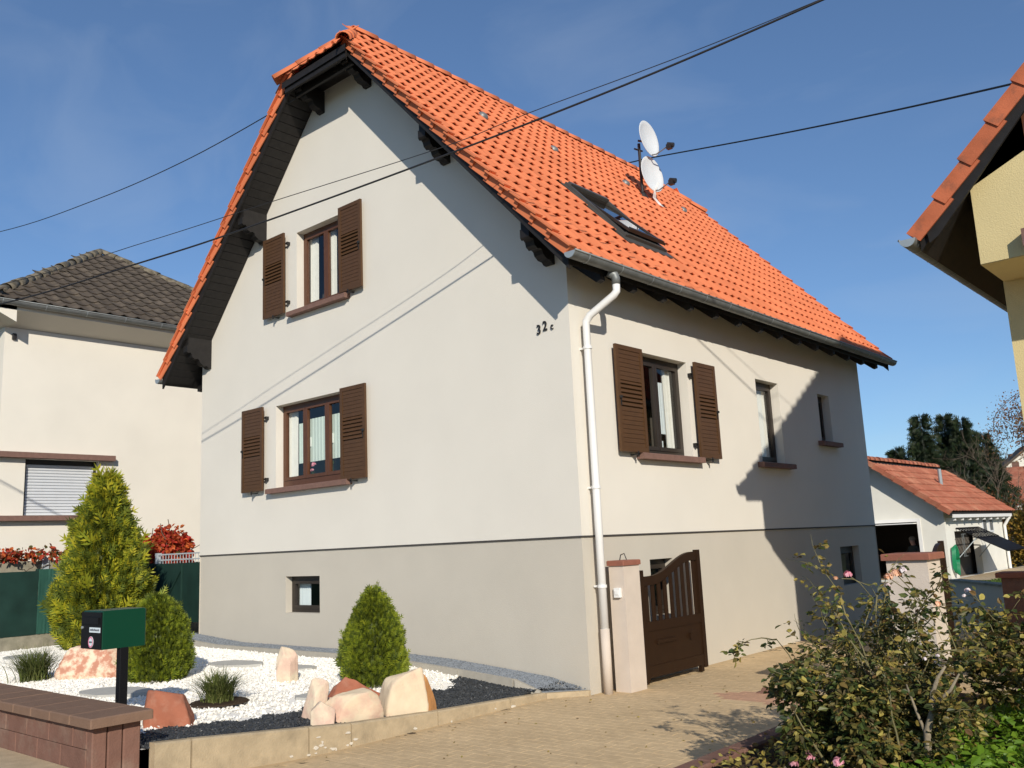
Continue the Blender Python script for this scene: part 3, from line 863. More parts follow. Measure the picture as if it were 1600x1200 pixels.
pp = root('potted_plant', (-4.62, 0.25, 1.0), 'spiky green plant behind the middle pane of the three-part window', 'plant')
kid('leaves', blades(26, (-4.62, 0.22, 1.08), 0.36, 0.16, 0.02, None, 11), M['grass_l'], pp)
kid('pot', MB().lathe([(0.0, 0), (0.05, 0), (0.07, 0.1), (0.06, 0.1), (0.055, 0.02)], Matrix.Translation((-4.62, 0.22, 0.985)), 12), M['black_paint'], pp)
def petals(c, r, seed, n=26):
    g = np.random.default_rng(seed)
    V, F = [], []
    for i in range(n):
        d = Vector(g.normal(0, 1, 3)); d.z = abs(d.z) * 0.8; d.normalize()
        t = d.cross(Vector((0.3, 0.2, 1))).normalized(); b = d.cross(t)
        rr = r * g.uniform(0.45, 1.0)
        o = Vector(c) + d * rr * 0.55
        s_ = r * 0.45
        nn = (d * 0.5 + b * 0.7).normalized()
        k = len(V)
        V += [tuple(o - b * s_), tuple(o + t * s_ * .8 + d * s_ * .3), tuple(o + b * s_ + d * s_ * .25), tuple(o - t * s_ * .8 + d * s_ * .3)]
        F.append((k, k + 1, k + 2, k + 3))
    return np_mesh('flower', np.array(V), np.array(F), True)
for q, (px, lab) in enumerate(((-5.06, 'pink flowers behind the left pane of the three-part window'), (-4.10, 'pink flowers behind the right pane of the three-part window'))):
    fp = root('potted_plant', (px, 0.25, 1.0), lab, 'plant')
    fm = MB()
    kid('pot', MB().lathe([(0.0, 0), (0.05, 0), (0.06, 0.08), (0.05, 0.08)], Matrix.Translation((px, 0.22, 0.985)), 12), M['black_paint'], fp)
    kid('stems', blades(12, (px, 0.22, 1.05), 0.2, 0.12, 0.008, None, 30 + q), M['grass_l'], fp)
    for i in range(6):
        kid('flower', petals((px + random.uniform(-.08, .08), 0.21 + random.uniform(-.03, .02), 1.12 + random.uniform(0, .14)), 0.035, 50 + i), M['rose_pink'], fp)

# house number
def glyph(ch, size, o, ex, ey, ez, depth, m, parent):
    cu = bpy.data.curves.new('glyph', 'FONT')
    cu.body = ch; cu.size = size; cu.extrude = depth / 2; cu.offset = size * (0.012 if ch.isdigit() else 0.0)
    ob = bpy.data.objects.new('glyph', cu)
    COL.objects.link(ob)
    dg = bpy.context.evaluated_depsgraph_get()
    me = bpy.data.meshes.new_from_object(ob.evaluated_get(dg))
    bpy.data.objects.remove(ob)
    bpy.data.curves.remove(cu)
    me.materials.clear()
    me.transform(frame_mat(o, ex, ey, ez))
    return kid('numeral' if ch.isdigit() else 'letter', me, m, parent)
for ch, sz, xx, zz in (('3', 0.155, -0.468, 2.298), ('2', 0.155, -0.375, 2.325), ('c', 0.115, -0.262, 2.318)):
    glyph(ch, sz, (xx, -0.012, zz), (0.85, 0, 0), (0, 0, 1), (0, -1, 0), 0.012, M['iron'], house)

# ------------------------------------------------------------------ main roof
def mirror(v): return (2 * XR - v[0], v[1], v[2])
YA0, YA1 = 0.16, YB - 0.66          # where the half hips meet the ridge
ZH = 6.90                           # eave of the half hips
XH = (ZR - ZH) / SL
deck = MB()
for sg in (1, -1):
    f = (lambda p: p) if sg == 1 else mirror
    off = 0.03
    def pt(x, y, dz): return f((x, y, zroof(x) - off + dz))
    outline = [(XE - 0.04, YF + 0.02), (XE - 0.04, YB - 0.02), (XR + XH, YB - 0.02), (XR + 0.001, YA1), (XR + 0.001, YA0), (XR + XH, YF + 0.02)]
    t_ = -0.15
    top_ = [pt(x, y, 0) for x, y in outline]
    bot_ = [pt(x, y, t_) for x, y in outline]
    n = len(outline)
    faces = [tuple(range(n)), tuple(range(2 * n - 1, n - 1, -1))] + [(i, n + i, n + (i + 1) % n, (i + 1) % n) for i in range(n)]
    deck.add(top_ + bot_, faces)
for ye, ya, s_ in ((YF - 0.08, YA0, 1), (YB + 0.08, YA1, -1)):
    zl = ZH - 0.04
    A, B_, C_ = (XR - XH - .02, ye, zl), (XR + XH + .02, ye, zl), (XR, ya, ZR - 0.03)
    lo = 0.10
    deck.add([A, B_, C_, (A[0], A[1], A[2] - lo), (B_[0], B_[1], B_[2] - lo), (XR, ya, ZR - 0.2)], [(0, 1, 2), (5, 4, 3), (0, 3, 4, 1), (1, 4, 5, 2), (2, 5, 3, 0)])
deck.box(XR - XH + .05, XR + XH - .05, YF + 0.12, -0.003, 6.85, 6.87)
roof = kid('roof', deck, M['darkwood'], house)
# barge boards and fascia
for sg in (1, -1):
    f = (lambda p: p) if sg == 1 else mirror
    for y in (YF + 0.005, YB - 0.035):
        P = [f((x, y, zroof(x) + d)) for x, d in ((XE - 0.02, -0.03), (XR + XH - 0.05, -0.03), (XR + XH - 0.05, -0.215), (XE - 0.02, -0.215))]
        kid('barge_board', MB().prism(P, (0, 0.03, 0)), M['darkwood'], roof)
    kid('fascia', MB().box(*sorted([f((XE - 0.07, 0, 0))[0], f((XE - 0.04, 0, 0))[0]]), YF + 0.04, YB - 0.04, 2.90, 2.95), M['darkwood'], roof)
kid('hip_fascia', MB().box(XR - XH + .02, XR + XH - .02, YF - 0.055, YF - 0.02, ZH - 0.21, ZH - 0.11).box(XR - XH + .06, XR + XH - .06, YF + 0.10, YF + 0.14, ZH - 0.24, ZH - .12), M['darkwood'], roof)
# boarded soffit under the verges, boards run from wall to verge
sb = MB()
for sg in (1, -1):
    f = (lambda p: p) if sg == 1 else mirror
    x = XE - 0.1
    while x > XR + XH:
        x2 = x - 0.085
        P = [f((x, YF + 0.04, zroof(x) - 0.205)), f((x2, YF + 0.04, zroof(x2) - 0.205)), f((x2, YF + .04, zroof(x2) - 0.185)), f((x, YF + .04, zroof(x) - 0.185))]
        sb.prism(P, (0, 0.452, 0))
        x -= 0.095
o = kid('soffit_boards', sb, M['darkwood'], roof); o['kind'] = 'stuff'

GA, TW = 0.32, 0.196
TV, TF = tile_template(TW, 0.40)
SKY = (1.70, 2.80, -1.30, -0.36)      # roof window: y range, x range
def slope_mats(O, E, Uu, N, width, rows, gauge, tw, keep=None, first=0.0, stagger=True):
    out = []
    for r_ in range(rows):
        c = -(0.5 * tw if (r_ % 2 and stagger) else 0.0)
        while c < width - 0.3 * tw:
            if c > -0.4 * tw:
                p = O + E * c + Uu * (r_ * gauge + first)
                if keep is None or keep(p, c, r_ * gauge + first):
                    out.append(frame_mat(p + N * random.uniform(-0.002, 0.003), E, Uu, N) @ Matrix.Rotation(random.gauss(0, 0.006), 4, 'Z') @ Matrix.Rotation(random.gauss(0, 0.008), 4, 'Y'))
            c += tw
    return out
rows = int(SLEN / GA) + 1
def keep_r(p, c, s_):
    y = p.y + TW / 2
    if s_ > SLEN - 0.10: return False
    # half hips cut the upper corners
    hx = (ZR - (p.z + 0.1)) / (ZR - ZH)
    if hx < 1 and (y < YA0 - (YA0 - YF) * hx or y > YA1 + (YB - YA1) * hx): return False
    if SKY[0] - 0.05 < y < SKY[1] + 0.05 and SKY[2] - 0.05 < p.x + U.x * 0.16 < SKY[3] + 0.10: return False
    return True
matsR = slope_mats(Vector((XE, YF, ZE)) , Vector((0, 1, 0)), U, NR, YB - YF, rows, GA, TW, keep_r)
place_pieces('roof_tile', TV, TF, matsR, M['tile'], roof, 300, 'far_roof_tiles')
UL = Vector((-U.x, 0, U.z)); NL = Vector((-NR.x, 0, NR.z))
matsL = slope_mats(Vector((2 * XR - XE, YB, ZE)), Vector((0, -1, 0)), UL, NL, YB - YF, rows, GA, TW, lambda p, c, s_: s_ < SLEN - .1 and not ((ZR - p.z - .1) < (ZR - ZH) and (p.y < YA0 or p.y > YA1)))
V, F = replicate(TV, TF, matsL)
o = kid('far_slope_tiles', np_mesh('far_slope_tiles', V, F), M['tile'], roof); o['kind'] = 'stuff'
# half hip tiles
for ye, ya, ex, s_ in ((YF - 0.10, YA0, 1, 1), (YB + 0.10, YA1, -1, -1)):
    uu = Vector((0, ya - ye, ZR - ZH + 0.02)); hl = uu.length; uu.normalize()
    E = Vector((ex, 0, 0)); N = E.cross(uu)
    O = Vector((XR - ex * (XH + 0.02), ye, ZH - 0.02))
    mm = slope_mats(O, E, uu, N, 2 * XH + .04, 3, GA, TW, lambda p, c, q: abs(p.x + ex * TW / 2 - XR) < XH * (1 - (q + 0.26) / hl) + 0.03)
    place_pieces('hip_tile', TV, TF, mm, M['tile'], roof, 60)
# verge tiles: one skirt per course
def skirt(Uu, N, O, gauge, n, yv, hh, thick, ydir, m, parent, name='verge_tile', lip=0.0):
    for r_ in range(n):
        p = O + Uu * (r_ * gauge)
        a, b = -0.02, gauge + 0.045
        z0, z1 = 0.064, 0.026
        P = [p + Uu * a + N * z0, p + Uu * b + N * z1, p + Uu * b + N * (z1 - hh), p + Uu * a + N * (z0 - hh)]
        w_ = Vector((0, -ydir * 0.024, 0))
        P[0] = P[0] + w_; P[3] = P[3] + w_
        mb = MB().prism([tuple(q) for q in P], (0, ydir * thick, 0))
        # top lip folded over the roof edge
        ov = Vector((0, -ydir * lip, 0))
        Q = [p + ov + Uu * a + N * (z0 - .012), p + ov + Uu * b + N * (z1 - .012), p + ov + Uu * b + N * (z1 + 0.006), p + ov + Uu * a + N * (z0 + 0.006)]
        mb.prism([tuple(q) for q in Q], (0, ydir * (0.07 + lip), 0))
        rv = Vector((0, -ydir * lip * 0.6, 0))
        Q = [p + rv + Uu * (a + .002) + N * (z0 - .012), p + rv + Uu * (a + .014) + N * (z0 - .012), p + rv + Uu * (a + .014) + N * (z1 - .03), p + rv + Uu * (a + .002) + N * (z1 - .03)]
        mb.prism([tuple(q) for q in Q], (0, ydir * (0.06 + lip * .6), 0))
        kid(name, mb, m, parent)
nv = int((SLEN * (1 - XH / (XE - XR))) / GA + 0.8)
for (uu, nn, ox) in ((U, NR, XE), (UL, NL, 2 * XR - XE)):
    skirt(uu, nn, Vector((ox, YF - 0.012, ZE)), GA, nv, YF, 0.115, 0.014, 1, M['tile'], roof, lip=0.055)
    skirt(uu, nn, Vector((ox, YB + 0.012, ZE)), GA, nv, YB, 0.105, 0.014, -1, M['tile'], roof)
# ridge and hip caps: overlapping half rounds
def cap(p0, p1, r0, r1, upv, m, parent, name='ridge_tile', n=9):
    p0, p1 = Vector(p0), Vector(p1)
    t = (p1 - p0).normalized(); s_ = t.cross(Vector(upv)).normalized(); w_ = s_.cross(t)
    V, F = [], []
    for th in (0.0, -0.016):
        for p, r_ in ((p0, r0), (p1, r1)):
            for i in range(n):
                a = math.pi * (-0.06 + 1.12 * i / (n - 1))
                V.append(p + s_ * math.cos(a) * (r_ + th) + w_ * math.sin(a) * (r_ + th) * 0.85)
    for i in range(n - 1):
        F.append((i, n + i, n + i + 1, i + 1))
        F.append((2 * n + i, 2 * n + i + 1, 3 * n + i + 1, 3 * n + i))
        F.append((i, i + 1, 2 * n + i + 1, 2 * n + i))
        F.append((n + i, 3 * n + i, 3 * n + i + 1, n + i + 1))
    kid(name, MB().add(V, F), m, parent, True)
def cap_line(A, B, n, r, upv, m, parent, name='ridge_tile', jit=0.004):
    A, B = Vector(A), Vector(B)
    for i in range(n):
        a = A.lerp(B, (i - 0.08) / n); b = A.lerp(B, (i + 1.0) / n)
        j_ = Vector((random.gauss(0, jit), 0, random.gauss(0, jit)))
        cap(a + j_, b + j_, r * 1.08, r * 0.93, upv, m, parent, name)
cap_line((XR, YA1 + 0.05, ZR - 0.012), (XR, YA0 - 0.02, ZR - 0.02), 21, 0.115, (0, 0, 1), M['tile'], roof)
for sx in (1, -1):
    for ye, ya in ((YF - 0.14, YA0), (YB + 0.14, YA1)):
        cap_line((XR + sx * (XH + 0.05), ye, ZH + 0.0), (XR + sx * 0.07, ya + (0.06 if ya < 4 else -0.06) * -1, ZR - 0.115), 3, 0.10, (0, 0, 1), M['tile'], roof, 'hip_cap')
# consoles carrying the purlins
cons = [(0, 0), (-0.44, 0), (-0.44, -0.10), (-0.415, -0.125), (-0.385, -0.11), (-0.36, -0.135), (-0.345, -0.185), (-0.30, -0.215), (-0.255, -0.20), (-0.225, -0.215), (-0.205, -0.26), (-0.15, -0.30), (-0.08, -0.305), (-0.05, -0.335), (-0.003, -0.34)]
for xc in (-0.22, -1.83, -3.36, 2 * XR + 0.22, 2 * XR + 1.83, 2 * XR + 3.36):
    w_ = 0.13
    zc = min(zsoff(xc - w_ / 2), zsoff(xc + w_ / 2)) - 0.004
    zc = min(zc, 6.84)
    P = [(xc - w_ / 2, y, zc + z) for y, z in cons]
    c_ = kid('console', MB().prism(P, (w_, 0, 0)), M['darkwood'], house)
    # purlin wedge between console and sloping soffit
    zz = zsoff(xc - w_ / 2), zsoff(xc + w_ / 2)
    if zc < 6.8:
        kid('purlin_end', MB().prism([(xc - w_ / 2, 0, zc), (xc + w_ / 2, 0, zc), (xc + w_ / 2, 0, zz[1] + .012), (xc - w_ / 2, 0, zz[0] + .012)], (0, -0.42, 0)), M['darkwood'], c_)
# rafter tails under the right and left eaves
for sg in (1, -1):
    f = (lambda p: p) if sg == 1 else mirror
    y = 0.12
    while y < 8.6:
        P = [f((x, y, zroof(x) + d)) for x, d in ((-0.02, -0.19), (XE - 0.06, -0.19), (XE - 0.06, -0.25), (XE - 0.12, -0.33), (-0.02, -0.42))]
        kid('rafter_tail', MB().prism(P, (0, 0.09, 0)), M['darkwood'], house)
        y += 0.645
# gutters
def gutter(xg, zg_, y0, y1, r, parent, m=M['zinc'], ml=M['zinc_l'], side=1, step=0.62):
    n = 10
    V, F = [], []
    for y in (y0, y1):
        for rr in (r, r - 0.006):
            for i in range(n + 1):
                a = math.pi + math.pi * i / n
                V.append((xg + side * math.cos(a) * rr, y, zg_ + math.sin(a) * rr))
    k = n + 1
    for i in range(n):
        F.append((i, 2 * k + i, 2 * k + i + 1, i + 1)); F.append((k + i + 1, 3 * k + i + 1, 3 * k + i, k + i))
    g = MB().add(V, F)
    g.tube([(xg + side * r, y0, zg_ + 0.004), (xg + side * r, y1, zg_ + 0.004)], 0.012, 6)
    go = kid('gutter', g, m, parent, True)
    for y in (y0, y1):
        P = [(xg + math.cos(math.pi + math.pi * i / n) * (r - .001), y - 0.006, zg_ + math.sin(math.pi + math.pi * i / n) * (r - .001)) for i in range(n + 1)]
        kid('gutter_end', MB().prism(P, (0, 0.012, 0)), ml, go)
    y = y0 + 0.25
    while y < y1:
        V, F = [], []
        for dy in (0, 0.018):
            for i in range(n + 1):
                a = math.pi + math.pi * i / n
                V.append((xg + side * math.cos(a) * (r + 0.005), y + dy, zg_ + math.sin(a) * (r + 0.005)))
        for i in range(n): F.append((i, k + i, k + i + 1, i + 1))
        kid('gutter_strap', MB().add(V, F), ml, go)
        y += step
    return go
gutter(XE + 0.045, 2.935, YF - 0.05, YB + 0.06, 0.072, house)
gutter(2 * XR - XE - 0.045, 2.935, YF - 0.05, YB + 0.06, 0.072, house, side=-1)
# downpipe with swan neck
px, py = 0.105, 0.17
yo = 0.27
gy = XE + 0.045
sw_p = [(gy, yo, 2.80), (gy, yo, 2.71)]
dp = MB()
dp.tube([(gy, yo, 2.735), (gy, yo, 2.655), (gy - 0.03, yo - 0.01, 2.615), (px + 0.05, py + 0.015, 2.43), (px, py, 2.36), (px, py, 0.4), (px, py, -0.98)], 0.043, 14)
pipe = kid('downpipe', dp, M['white'], house, True)
kid('outlet', MB().tube([(gy - 0.06, yo - 0.06, 2.87), (gy - .01, yo - .01, 2.84), (gy, yo, 2.80), (gy, yo, 2.73)], [0.05, 0.052, 0.048, 0.046], 14), M['zinc'], pipe, True)
kid('lower_pipe', MB().tube([(px, py, -0.975), (px, py, -1.64)], 0.049, 14), M['pillar'], pipe, True)
for zz in (2.05, 0.5, -0.55):
    kid('pipe_clip', MB().tube([(px, py, zz), (px, py, zz + 0.03)], 0.051, 14).box(0.0, px - 0.04, py - .01, py + .01, zz + .005, zz + .025), M['white'], pipe)
# roof vents (small grey ridge-row vent tiles) and a vent stack
for yv in (1.57, 3.27, 5.35, 7.35):
    p = Vector((-2.62, yv, zroof(-2.62))) + NR * 0.035
    Mx = frame_mat(p, (0, 1, 0), U, NR)
    kid('roof_vent', MB().lathe([(0.085, 0), (0.075, 0.03), (0.045, 0.05), (0.0, 0.055)], Mx, 10), M['zinc'], roof, True)
kid('vent_stack', MB().tube([(-4.28, 7.36, 7.0), (-4.28, 7.36, 7.97)], 0.05, 12).tube([(-4.28, 7.36, 7.975), (-4.28, 7.36, 8.06)], 0.075, 12), M['iron'], roof, True)
# roof window, sash tilted open on its middle pivot
sy0, sy1 = SKY[0] + 0.05, SKY[1] - 0.05
sx0, sx1 = SKY[2], SKY[3]
def rp(x, y, h): return Vector((x, y, zroof(x))) + NR * h
fr = MB()
def rbar(mb, xa, xb, ya, yb, h0, h1):
    P = [rp(xa, ya, h0), rp(xb, ya, h0), rp(xb, yb, h0), rp(xa, yb, h0)]
    return mb.prism([tuple(q) for q in P], tuple(NR * (h1 - h0)))
rbar(fr, sx0, sx1, sy0, sy0 + .05, -0.05, 0.07); rbar(fr, sx0, sx1, sy1 - .05, sy1, -0.05, 0.07)
rbar(fr, sx0, sx0 + 0.05, sy0 + .05, sy1 - .05, -0.05, 0.095); rbar(fr, sx1 - 0.05, sx1, sy0 + .05, sy1 - .05, -0.05, 0.08)
sk_o = kid('roof_window', fr, M['alu'], roof)
fl = MB()
rbar(fl, sx0 - 0.07, sx1 + 0.10, sy0 - .07, sy0, 0.0, 0.035); rbar(fl, sx0 - 0.07, sx1 + 0.10, sy1, sy1 + .07, 0.0, 0.035)
rbar(fl, sx0 - 0.07, sx0, sy0, sy1, 0.0, 0.04); rbar(fl, sx1, sx1 + 0.10, sy0, sy1, 0.0, 0.038)
kid('flashing', fl, M['alu'], sk_o)
kid('well', rbar(MB(), sx0 + .06, sx1 - .06, sy0 + .06, sy1 - .06, -0.14, -0.13), M['black_paint'], sk_o)
cx_ = (sx0 + sx1) / 2
cen = rp(cx_, (sy0 + sy1) / 2, 0.07)
th = RAD(5)
Us = U * math.cos(th) - NR * math.sin(th); Ns = NR * math.cos(th) + U * math.sin(th)
hl = (sx1 - sx0) / 2 / abs(U.x) - 0.04; hw = (sy1 - sy0) / 2 - 0.055
def sbar(mb, u0, u1, y0, y1, h0, h1):
    P = [cen + Us * a + Vector((0, b, 0)) + Ns * h0 for a, b in ((u0, y0), (u1, y0), (u1, y1), (u0, y1))]
    return mb.prism([tuple(q) for q in P], tuple(Ns * (h1 - h0)))
ss = MB()
sbar(ss, -hl, hl, -hw, -hw + .055, -0.02, 0.015); sbar(ss, -hl, hl, hw - .055, hw, -0.02, 0.015)
sbar(ss, -hl, -hl + .07, -hw + .055, hw - .055, -0.02, 0.03); sbar(ss, hl - .07, hl, -hw + .055, hw - .055, -0.02, 0.03)
kid('sash', ss, M['frame_d'], sk_o)
P = [cen + Us * a + Vector((0, b, 0)) for a, b in ((-hl + .07, -hw + .055), (hl - .07, -hw + .055), (hl - .07, hw - .055), (-hl + .07, hw - .055))]
kid('pane', MB().add(P, [(0, 1, 2, 3)]), M['glass_sky'], sk_o)

# ------------------------------------------------------------------ antenna mast and two dishes
mb_ = Vector((-2.39, 5.56, 6.02))
mast = root('antenna_mast', mb_, 'black steel antenna mast standing on the orange roof', 'mast')
kid('pole', MB().tube([mb_ + Vector((0, 0, -0.1)), mb_ + Vector((0, 0, 1.06))], 0.028, 10), M['iron'], mast)
kid('foot_collar', MB().lathe([(0.11, -0.02), (0.07, 0.08), (0.035, 0.12)], frame_mat(mb_, (1, 0, 0), (0, 1, 0), (0, 0, 1)), 12), M['iron'], mast)
kid('side_bolt', MB().tube([mb_ + Vector((-0.02, -0.13, 0.93)), mb_ + Vector((0.02, 0.07, 0.93))], 0.016, 6), M['iron'], mast)
for c, lab, tw in ((Vector((-2.27, 5.72, 7.19)), 'upper white satellite dish on the roof mast', 0.0), (Vector((-2.27, 5.74, 6.50)), 'lower white satellite dish on the roof mast', 0.1)):
    dn = Vector((0.98, 0.0 - tw, 0.10)).normalized()
    ex = Vector((0, 0, 1)).cross(dn).normalized(); ey = dn.cross(ex)
    Mx = frame_mat(c, ex, ey, dn)
    d = root('satellite_dish', c, lab, 'dish', 'satellite dishes on the mast')
    prof = [(0.0, -0.045), (0.1, -0.04), (0.2, -0.025), (0.28, -0.005), (0.335, 0.015), (0.345, 0.012), (0.335, 0.003), (0.28, -0.018), (0.15, -0.045), (0.0, -0.058)]
    Me = Mx @ Matrix.Diagonal((0.92, 1.03, 1, 1))
    kid('reflector', MB().lathe(prof, Me, 28), M['dish'], d, True)
    tip = c + dn * 0.36 - ey * 0.30 + ex * 0.02
    kid('feed_arm', MB().tube([c - ey * 0.33, c - ey * 0.36 + dn * 0.1, tip], 0.011, 6), M['zinc'], d)
    lb = MB().tube([tip - dn * 0.02 + ey * 0.03, tip + dn * 0.09 - ey * 0.02 + ex * 0.03], 0.045, 10).box(tip.x - .03, tip.x + .06, tip.y - .04, tip.y + .04, tip.z - .07, tip.z + .02)
    kid('receiver_head', lb, M['iron'], d)
    kid('bracket', MB().tube([c - dn * 0.05, c - dn * 0.12, Vector((mb_.x, mb_.y, c.z - 0.05))], 0.022, 6), M['iron'], d)
cab = MB()
for k in range(3):
    o_ = Vector((0, 0.02 * k, 0))
    cab.tube([Vector((-2.15, 5.72, 6.30)) + o_, Vector((-2.22, 5.70, 6.16)) + o_, Vector((-2.27, 5.72 + .04 * k, 6.05)), Vector((-2.22, 5.80 + .05 * k, 5.93)), Vector((-2.16, 5.86, 5.87))], 0.010, 6)
solo('antenna_cable', cab, M['white'], 'white cables looping down from the lower dish to the tiles', 'cable', smooth=True)

# ------------------------------------------------------------------ gate, pillars
def pillar(x0, x1, y0, y1, z0, zc, label, ridge=True):
    p = root('gate_pillar', ((x0 + x1) / 2, (y0 + y1) / 2, z0), label, 'pillar')
    kid('shaft', MB().box(x0, x1, y0, y1, z0 - 0.15, zc - 0.055), M['pillar'], p)
    c = 0.018 if x1 - x0 < 0.2 else 0.035
    mb = MB().cbox(x0 - c, x1 + c, y0 - c, y1 + c, zc - 0.055, zc, 0.008)
    kid('cap', mb, M['pcap'], p)
    return p
p1 = pillar(0.11, 0.30, 0.30, 0.60, ZD, -0.275, 'narrow rendered gate pillar with brick-red cap against the house wall')
kid('door_bell', MB().cbox(0.18, 0.26, 0.262, 0.302, -0.66, -0.56, 0.004).box(0.20, 0.24, 0.255, 0.263, -0.63, -0.59), M['white'], p1)
kid('wire_loop', MB().tube([(0.19, 0.4, -0.28), (0.20, 0.41, -0.22), (0.24, 0.42, -0.205), (0.26, 0.43, -0.27)], 0.006, 6), M['iron'], p1)
p2 = pillar(3.06, 3.40, 0.28, 0.62, -1.55, -0.285, 'broad rendered gate pillar with terracotta cap rising behind the rose bush')

def gate_leaf(O, dirv, L, label):
    """arched driveway gate leaf starting at hinge post; dirv unit vector along the leaf"""
    g = root('gate_leaf', (O[0], O[1], ZD), label, 'gate', 'two leaves of the driveway gate')
    d = Vector(dirv).normalized(); nrm = Vector((-d.y, d.x, 0))
    zb = -1.545
    def P(s_, z, t): return Vector((O[0], O[1], 0)) + d * s_ + nrm * t + Vector((0, 0, z))
    def bar(s0, s1, z0, z1, t0=-0.025, t1=0.025, name='stile'):
        kid(name, MB().prism([P(s0, z0, t0), P(s1, z0, t0), P(s1, z0, t1), P(s0, z0, t1)], (0, 0, z1 - z0)), M['gate'], g)
    pw_ = 0.075
    bar(0, pw_, zb - 0.03, -0.40, name='post'); bar(L - pw_, L, zb - .03, -0.215, name='post')
    def ztop(s_):
        f = (s_ - pw_) / (L - 2 * pw_)
        return -0.47 + 0.235 * (0.5 - 0.5 * math.cos(math.pi * min(1, max(0, (f - 0.12) / 0.80))))
    n = 18
    ss_ = [pw_ + (L - 2 * pw_) * i / n for i in range(n + 1)]
    top_r = [P(s_, ztop(s_), -0.02) for s_ in ss_] + [P(s_, ztop(s_) - 0.10, -0.02) for s_ in reversed(ss_)]
    mb = MB()
    for i in range(n):
        q = [P(ss_[i], ztop(ss_[i]), -.02), P(ss_[i + 1], ztop(ss_[i + 1]), -.02), P(ss_[i + 1], ztop(ss_[i + 1]) - .10, -.02), P(ss_[i], ztop(ss_[i]) - .10, -.02)]
        mb.prism(q, tuple(nrm * 0.04))
    kid('arched_rail', mb, M['gate'], g)
    zm = -0.96
    bar(pw_, L - pw_, zm - 0.10, zm, -0.022, 0.022, 'mid_rail')
    bar(pw_, L - pw_, zb, zb + 0.12, -0.022, 0.022, 'bottom_rail')
    nb = 9
    w_ = (L - 2 * pw_) / nb
    for i in range(nb):
        s0 = pw_ + i * w_ + (0.004 if i == 0 else 0.02)
        bar(pw_ + i * w_ + w_ * 0.24, pw_ + (i + 1) * w_ - w_ * 0.24, zm, ztop(pw_ + (i + .5) * w_) - 0.09, -0.006, 0.006, 'slat')
    bar(pw_, L - pw_, zb + 0.12, zm - 0.10, -0.013, 0.013, 'panel')
    bar(0.26, 0.66, -1.205, -1.165, 0.013, 0.03, 'letter_slot'); bar(0.26, .66, -1.205, -1.165, -.03, -.013, 'letter_slot')
    bar(L * 0.72, L * 0.72 + .03, -1.22, -1.15, -0.04, -0.013, 'lock')
    bar(L - 0.15, L - .09, zb - 0.07, zb, -0.02, 0.02, 'drop_bolt'); bar(0.02, 0.06, zb - 0.06, zb - .03, -.02, .02, 'hinge_pin')
    return g
gate_leaf((0.235, 0.66), (0.0, 1, 0), 1.32, 'open brown gate leaf folded flat against the sunlit house wall')
gate_leaf((3.23, 0.66), (-0.16, 1, 0), 1.40, 'open brown gate leaf mostly hidden behind the broad pillar')
st = root('gate_stop', (1.54, 0.88, ZD), 'small rusty gate stop set in the driveway paving', 'gate stop')
kid('plate', MB().cbox(1.44, 1.64, 0.83, 0.93, ZD - 0.01, ZD + 0.012, 0.004), M['block'], st)
kid('block', MB().prism([(1.47, .85, ZD + .01), (1.62, .85, ZD + .01), (1.60, .85, ZD + .06), (1.50, .85, ZD + .055)], (0, .06, 0)), M['block'], st)
# shaded pillar and low wall further along the drive
p3 = root('fence_pillar', (3.15, 4.0, ZD), 'dark brown capped pillar standing in shade beyond the rose bush', 'pillar')
kid('shaft', MB().box(3.05, 3.30, 3.95, 4.2, ZD - .1, -0.69), M['block'], p3)
kid('cap', MB().cbox(3.0, 3.36, 3.9, 4.25, -0.69, -0.63, 0.01), M['pcap'], p3)
gw = root('garden_wall', (1.6, 10.6, ZD), 'low grey rendered garden wall in front of the lawn', 'wall')
kid('body', MB().prism([(0.25, 11.6, -1.75), (3.6, 7.2, -1.75), (3.75, 7.32, -1.75), (0.4, 11.72, -1.75)], (0, 0, 0.60)), M['plinth'], gw)
kid('coping', MB().prism([(0.22, 11.58, -1.149), (3.58, 7.17, -1.149), (3.78, 7.33, -1.149), (0.42, 11.74, -1.149)], (0, 0, 0.035)), M['concrete'], gw)

# ------------------------------------------------------------------ low block wall on the street and mailbox
bwl = root('block_wall', (-3.0, -4.8, -1.43), 'low red-brown block wall with flat coping along the pavement', 'wall')
kid('core', MB().box(-12.0, -0.55, -4.93, -4.63, -1.8, -1.135), M['block'], bwl)
for c_, (z0, z1) in enumerate(((-1.50, -1.291), (-1.285, -1.135))):
    x = -0.50 + (0.0 if c_ else 0.0)
    x0 = -0.505 - (0.20 if c_ else 0.0)
    x = -0.505
    first = True
    while x > -7.0:
        wdt = (0.21 if (first and c_) else 0.40)
        first = False
        kid('block', MB().cbox(x - wdt + 0.004, x - 0.002, -4.955 + random.uniform(-.002, .002), -4.90, z0, z1, 0.005), M['block'], bwl)
        x -= wdt
for k, (ya, yb) in enumerate(((-4.955, -4.855), (-4.848, -4.748), (-4.741, -4.62))):
    kid('end_slab', MB().cbox(-0.499, -0.415, ya, yb, -1.8, -1.137 + 0.0, 0.008), M['block'], bwl)
x = -0.335
while x > -7.2:
    kid('coping_slab', MB().cbox(x - 0.33 + 0.005, x, -5.005, -4.57, -1.133, -1.07 + random.uniform(-.002, .002), 0.008), M['coping'], bwl)
    x -= 0.33

